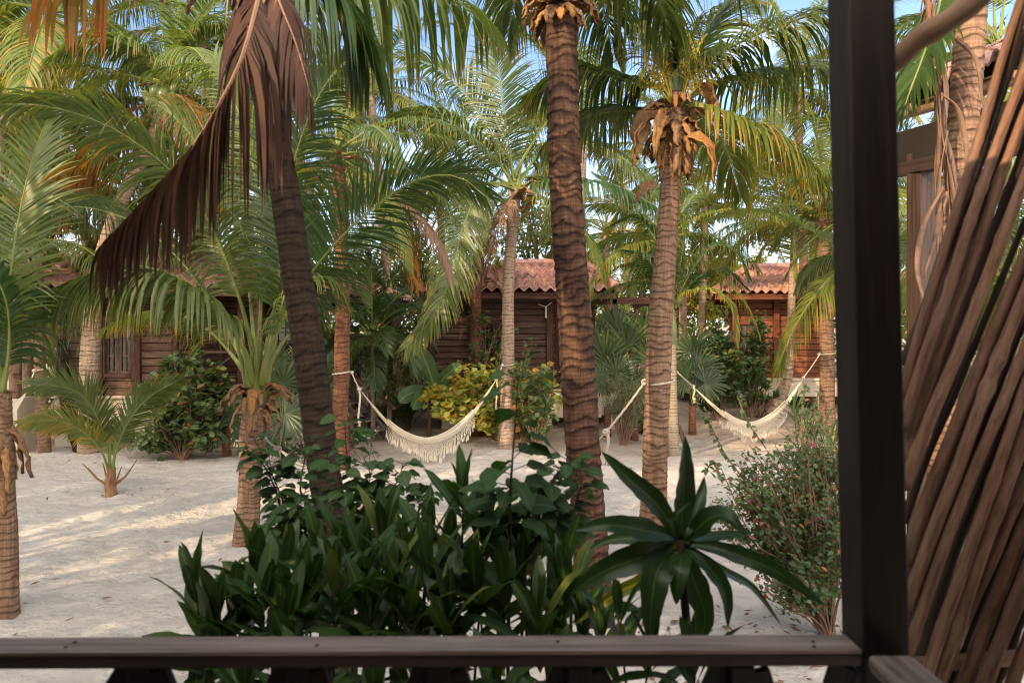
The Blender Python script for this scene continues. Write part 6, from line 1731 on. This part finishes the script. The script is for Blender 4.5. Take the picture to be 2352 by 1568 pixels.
# long bare shoots with leaves that stick out of the bougainvillea
lf = MB(); stm = MB()
for (pp) in ([(1700, 1090), (1640, 1020), (1590, 960), (1560, 930)], [(1760, 1030), (1690, 950), (1650, 890)], [(1840, 1000), (1845, 930), (1850, 880)], [(1660, 1110), (1640, 1060), (1622, 1080)], [(1900, 1000), (1870, 950), (1880, 900)]):
    if pp[0][0] in (1700, 1760): pp = [(pp[0][0], pp[0][1])] + [(pp[0][0] + (x - pp[0][0]) * .6, y + 20) for x, y in pp[1:]]
    pts = [Vector(q) for q in catmull([P(x, y, 5.0) for x, y in pp], 6)]; stm.tube(pts, .005, 5)
    for p in pts[2:]:
        for _ in range(2): blade(lf, p, Vector((rng.uniform(-1, 1), rng.uniform(-1, 0), rng.uniform(-.6, .6))), Vector((0, -.6, 1)), .045, .03, .5, 3, .2, 'oval')
obj('shoot', stm, M['stem'], root); obj('shoot_leaves', lf, M['boug'], root)

# ------------------------------------------------------------------ foreground foliage under the porch railing
def near_plant(label, bx, d, stems, seed, size=.24, per=13, asp=.35, mat='near_leaf', name='glossy_shrub', shape='lance', sag=.55):
    """stems: list of (px,py,d) tips; whorl of long leaves along the last part of each"""
    rg = random.Random(seed); st0 = rng.getstate(); rng.seed(seed)
    b = Vector(B(bx, d)); root = empty(name, b); tag(root, label, 'shrub', None)
    lf = MB(); sm_ = MB()
    for (x, y, dd) in stems:
        tip = P(x, y, dd); bb = b + Vector((rg.uniform(-.12, .12), rg.uniform(-.1, .1), -.03))
        pts = [Vector(q) for q in catmull([bb, bb.lerp(tip, .5) + Vector((rg.uniform(-.05, .05), 0, .05)), tip], 6)]
        sm_.tube(pts, [.010 - .0006 * i for i in range(len(pts))], 6)
        ph = rg.random() * 6
        per2 = per + 2
        for k in range(per2):
            t = k / per2
            a = ph + k * 2.4 + rg.uniform(-.25, .25)
            o_ = Vector((math.cos(a), math.sin(a), 0))
            e = R(82 - 92 * t ** 1.2 + rg.uniform(-12, 12))
            dv = o_ * math.cos(e) + UP * math.sin(e)
            L_ = size * (.62 + .5 * math.sin(math.pi * min(1, t * 1.1))) * rg.uniform(.8, 1.12)
            base = tip - UP * (.34 * t ** 1.3 * size / .24) + (pts[-2] - tip) * .3 * t
            blade(lf, base, dv, UP - o_ * .3 if e < 1 else -o_, L_, L_ * asp * rg.uniform(.85, 1.15), sag * rg.uniform(.5, 1.7), 7, .22, shape, wave=.07, twist=rg.uniform(-.5, .5))
    obj('foliage', lf, M[mat], root, smooth=True); obj('stem', sm_, M['stem_dark'], root, smooth=True); rng.setstate(st0)
    return root
near_plant('glossy dark shrub at the left end of the foliage above the railing', 520, 2.45,
   [(450, 1340, 2.35), (500, 1400, 2.3), (585, 1280, 2.5), (545, 1390, 2.4), (610, 1370, 2.3), (480, 1440, 2.3)], 1, .235, 13)
near_plant('glossy dark shrub directly in front of the leaning dark trunk', 730, 2.5,
   [(655, 1290, 2.5), (735, 1270, 2.6), (800, 1240, 2.6), (700, 1350, 2.3), (770, 1330, 2.3), (840, 1290, 2.4), (660, 1420, 2.2)], 2, .24, 15)
near_plant('glossy dark shrub in the middle of the foliage below the hammock', 930, 2.5,
   [(880, 1215, 2.6), (930, 1270, 2.5), (985, 1225, 2.6), (900, 1330, 2.3), (985, 1300, 2.3), (850, 1400, 2.2), (940, 1400, 2.2)], 3, .24, 15)
near_plant('glossy dark shrub with the tallest upright leaves right of the middle', 1090, 2.55,
   [(1065, 1135, 2.6), (1115, 1200, 2.5), (1030, 1250, 2.5), (1150, 1240, 2.6), (1090, 1320, 2.3), (1160, 1340, 2.3), (1030, 1390, 2.2)], 4, .24, 15)
near_plant('glossy dark shrub just left of the big leaf rosette', 1270, 2.5,
   [(1220, 1265, 2.6), (1285, 1300, 2.5), (1200, 1300, 2.4), (1300, 1350, 2.3), (1240, 1400, 2.2), (1340, 1420, 2.25)], 5, .24, 14)
near_plant('yellow-veined low shrub under the railing at the right', 1500, 2.1,
   [(1420, 1420, 2.1), (1500, 1470, 2.05), (1600, 1500, 2.0), (1380, 1450, 2.1)], 6, .20, 9, .3, 'near_leaf', 'glossy_shrub')
near_plant('low dark undergrowth seen below the railing', 900, 2.0,
   [(560, 1570, 1.9), (700, 1560, 1.95), (860, 1570, 1.9), (1000, 1560, 1.9), (1140, 1570, 1.9), (1280, 1560, 1.9)], 7, .2, 12)

def heart_plant(label, bx, d, stems, seed, size=.080, mat='near_round'):
    rg = random.Random(seed); st0 = rng.getstate(); rng.seed(seed)
    b = Vector(B(bx, d)); root = empty('hibiscus_shrub', b); tag(root, label, 'shrub', None)
    lf = MB(); sm_ = MB()
    for pl in stems:
        k_ = 1.0
        if isinstance(pl[0], (int, float)): k_ = pl[0]; pl = pl[1:]
        tip_pts = [P(*q) for q in pl]
        path = [Vector(q) for q in catmull([b] + tip_pts, 8)]
        sm_.tube(path, [max(.0022, .008 * (1 - i / len(path))) for i in range(len(path))], 6)
        vis, T = resample(path[8:], max(6, int(9 * len(pl))))
        for i, p in enumerate(vis[1:]):
            for _ in range(2 if k_ <= 1.2 else 1):
                if rg.random() < .38: continue
                a = i * 2.4 + rg.uniform(-.6, .6) + _ * 3.14
                o_ = Vector((math.cos(a), math.sin(a) * .8, rg.uniform(-.1, .35)))
                pe = p + o_ * .035 * k_ + Vector((0, 0, .01))
                sm_.tube([p, pe], .0016, 4, cap=False)
                s = size * k_ * rg.uniform(.55, 1.15) * (1 if i < len(vis) - 2 else .7)
                blade(lf, pe, o_ + Vector((0, 0, rg.uniform(-.4, .1))), UP + Vector((rg.uniform(-.6, .6), rg.uniform(-.9, .1), 0)), s, s * .72, .7, 6, .18, 'oval', wave=.10)
    obj('foliage', lf, M[mat], root, smooth=True); obj('stem', sm_, M['stem_dark'], root, smooth=True); rng.setstate(st0)
heart_plant('hibiscus branches with toothed oval leaves left of the dark trunk', 640, 3.1,
   [[(690, 1300, 2.9), (660, 1180, 2.9), (625, 1090, 2.9), (580, 1000, 2.9)], [(700, 1250, 2.9), (690, 1120, 2.9), (700, 1050, 2.9), (690, 1010, 2.9)], [(640, 1260, 2.9), (640, 1150, 2.9), (600, 1060, 2.9), (560, 1035, 2.9)], [(680, 1280, 3.0), (650, 1200, 3.0), (640, 1120, 3.0)], [(620, 1300, 2.8), (650, 1220, 2.8), (690, 1160, 2.8)]], 1)
heart_plant('hibiscus branches with small round leaves below the reddish trunk', 840, 3.1,
   [[(850, 1250, 2.9), (830, 1140, 2.9), (800, 1060, 2.9), (790, 960, 2.9)], [(860, 1240, 2.9), (880, 1160, 2.9), (915, 1100, 2.9), (925, 1065, 2.9)], [(840, 1260, 2.9), (840, 1150, 2.9), (850, 1090, 2.9), (835, 1050, 2.9)], [(950, 1240, 2.9), (970, 1160, 2.9), (990, 1110, 2.9)], [(800, 1220, 2.8), (790, 1140, 2.8), (770, 1060, 2.8)]], 2)
heart_plant('tall single hibiscus shoot with large leaves in front of the grey trunk foot', 1160, 2.6,
   [[1.35, (1170, 1260, 2.4), (1172, 1140, 2.35), (1178, 1040, 2.3), (1185, 950, 2.3), (1190, 870, 2.3)], [(1230, 1250, 2.6), (1260, 1160, 2.6), (1270, 1100, 2.6), (1310, 1060, 2.6)], [(1210, 1260, 2.6), (1220, 1180, 2.6), (1240, 1120, 2.6)]], 3, .088)
heart_plant('hibiscus shoot with green leaves in front of the thick trunk', 1320, 3.0,
   [[(1310, 1260, 2.7), (1320, 1170, 2.7), (1335, 1110, 2.7), (1330, 1070, 2.7)], [(1290, 1270, 2.7), (1270, 1200, 2.7), (1240, 1150, 2.7), (1190, 1130, 2.7)]], 4)

# big leaf rosette: every leaf follows the photo
def rosette():
    d0 = 2.05; c = P(1562, 1240, d0)
    b = Vector(B(1590, 2.1)); root = empty('broad_leaf_plant', b); tag(root, 'large rosette of broad dark leaves on a stalk above the railing at the right', 'plant', None)
    mb = MB(); mb.tube(catmull([b, b.lerp(c, .5) + Vector((.04, 0, 0)), c], 8), .013, 8); obj('stem', mb, M['stem_dark'], root, smooth=True)
    LV = [ # centre line in px with depth offset, width px
     ([(1545, 1215, 0), (1510, 1160, .0), (1440, 1095, -.03), (1380, 1035, -.02)], 62),
     ([(1563, 1220, 0), (1568, 1150, .02), (1572, 1080, .0), (1573, 998, -.03)], 66),
     ([(1580, 1215, 0), (1598, 1175, .06), (1612, 1135, .1), (1618, 1092, .12)], 46),
     ([(1590, 1225, .0), (1630, 1190, -.05), (1670, 1185, -.1), (1715, 1230, -.14)], 58),
     ([(1585, 1245, .0), (1620, 1235, .05), (1670, 1228, .1), (1735, 1222, .15)], 30),
     ([(1590, 1250, .0), (1660, 1262, -.06), (1780, 1310, -.12), (1897, 1392, -.14)], 46),
     ([(1595, 1262, .0), (1660, 1310, .05), (1730, 1350, .1), (1798, 1440, .12)], 26),
     ([(1580, 1262, 0), (1625, 1300, -.04), (1665, 1360, -.07), (1672, 1442, -.08)], 50),
     ([(1566, 1268, 0), (1562, 1300, -.08), (1556, 1345, -.1), (1553, 1388, -.09)], 56),
     ([(1545, 1265, 0), (1510, 1310, -.08), (1496, 1390, -.12), (1490, 1475, -.12)], 76),
     ([(1535, 1255, 0), (1470, 1280, -.06), (1390, 1310, -.08), (1310, 1362, -.07)], 74),
     ([(1530, 1240, 0), (1460, 1235, .06), (1400, 1240, .1), (1350, 1262, .12)], 40),
     ([(1538, 1230, 0), (1480, 1218, -.06), (1400, 1205, -.1), (1318, 1217, -.1)], 62),
     ([(1540, 1262, .0), (1480, 1330, .08), (1420, 1360, .1), (1316, 1435, .1)], 40),
     ([(1570, 1268, .02), (1600, 1350, .08), (1620, 1420, .1), (1600, 1500, .1)], 70),
     ([(1555, 1235, -.02), (1540, 1200, -.1), (1550, 1180, -.16), (1590, 1150, -.2)], 22)]
    for i, (pl, w) in enumerate(LV):
        pts = [P(1562 + (pl[0][0] - 1562) * .1, 1242 + (pl[0][1] - 1242) * .1, d0 + .01)] + [P(x, y, d0 + o) for (x, y, o) in pl]
        pts, T = resample(catmull(pts, 8), 17)
        mb = MB(); nrm0 = Vector((0, -1, .25)).normalized(); W = w * d0 / F / 2; idx = []; ph = i * 1.3
        for k, p in enumerate(pts):
            t = k / 16; d = (pts[min(16, k + 1)] - pts[max(0, k - 1)]).normalized()
            nn = (UP * .55 + Vector((0, -.8, 0)) + Vector((math.sin(i * 2.1) * .35, 0, 0))); s = d.cross(nn)
            if s.length < .1: s = Vector((1, 0, 0))
            s.normalize(); nn = s.cross(d)
            ww = W * .98 * min(1, .16 + 2.1 * t) * (1 - t ** 2.4) ** .8 if t < 1 else 0.0
            ww = max(ww, .002 if t < 1 else 0.0)
            e = 1 + .05 * math.sin(k * 2.3 + ph)
            row = []
            for f in (-1, -.5, 0, .5, 1):
                q = p + s * f * ww * (e if abs(f) == 1 else 1) + nn * (abs(f) * ww * .30 + (.06 * ww * math.sin(k * 1.9 + ph) if abs(f) == 1 else 0))
                row.append(mb.vert(q))
            idx.append(row)
        for k in range(16):
            for j in range(4):
                mb.face((idx[k][j], idx[k][j + 1], idx[k + 1][j + 1], idx[k + 1][j]), ((k / 16, j / 4), (k / 16, (j + 1) / 4), ((k + 1) / 16, (j + 1) / 4), ((k + 1) / 16, j / 4)), rng.random() * .3 + i / 24)
        obj('leaf', mb, M['rosette' if i != 13 else 'leaf_yellow'], root, smooth=True)
M['leaf_yellow'] = leaf_mat('yellow_veined_leaf', (.10, .13, .015), (.20, .18, .02), None, .8, (.5, .36, .03), .35, .4, .5)
rosette()

# ------------------------------------------------------------------ litter on the sand
lt = MB(); rg = random.Random(12)
for k in range(4200):
    d = 4.2 + 13 * rg.random() ** .5; x = rg.uniform(-.78, .5) * d
    if rg.random() > .12 + .88 * sm(9, 15, d): continue
    z = ground_z(x, d) + .012 + .03 * noise.noise(Vector((x, d, 0)) * .8) + .016 * noise.noise(Vector((x, d, 0)) * 2.6 + Vector((5, 0, 0)))
    a = rg.random() * 6.28; s = rg.uniform(.006, .028); w = rg.uniform(.002, .008)
    u = Vector((math.cos(a), math.sin(a), rg.uniform(-.1, .1))) * s; v = Vector((-math.sin(a), math.cos(a), .3)) * w
    p = Vector((x, d, z)); lt.quad(p - u - v, p + u - v * .3, p + u * 1.1 + v, p - u * .7 + v, rg.random())
for k in range(420):
    if k < 230: d = rg.uniform(4.3, 5.6); x = rg.uniform(.9, 2.6)
    else:
        mx_, md, _h, mw = MOUNDS[k % len(MOUNDS)]; d = md + rg.gauss(0, .45); x = (mx_ - CX) / F * md + rg.gauss(0, .5)
    z = ground_z(x, d) + .035 + .03 * noise.noise(Vector((x, d, 0)) * .8)
    a = rg.random() * 6.28; s = rg.uniform(.015, .06); w = rg.uniform(.004, .02)
    u = Vector((math.cos(a), math.sin(a), rg.uniform(-.1, .25))) * s; v = Vector((-math.sin(a), math.cos(a), .4)) * w; p = Vector((x, d, z))
    lt.quad(p - u - v * .2, p - v, p + u * 1.1, p + v, rg.random())
o = obj('leaf_litter', lt, M['stem'], smooth=False); kind(o, 'stuff')
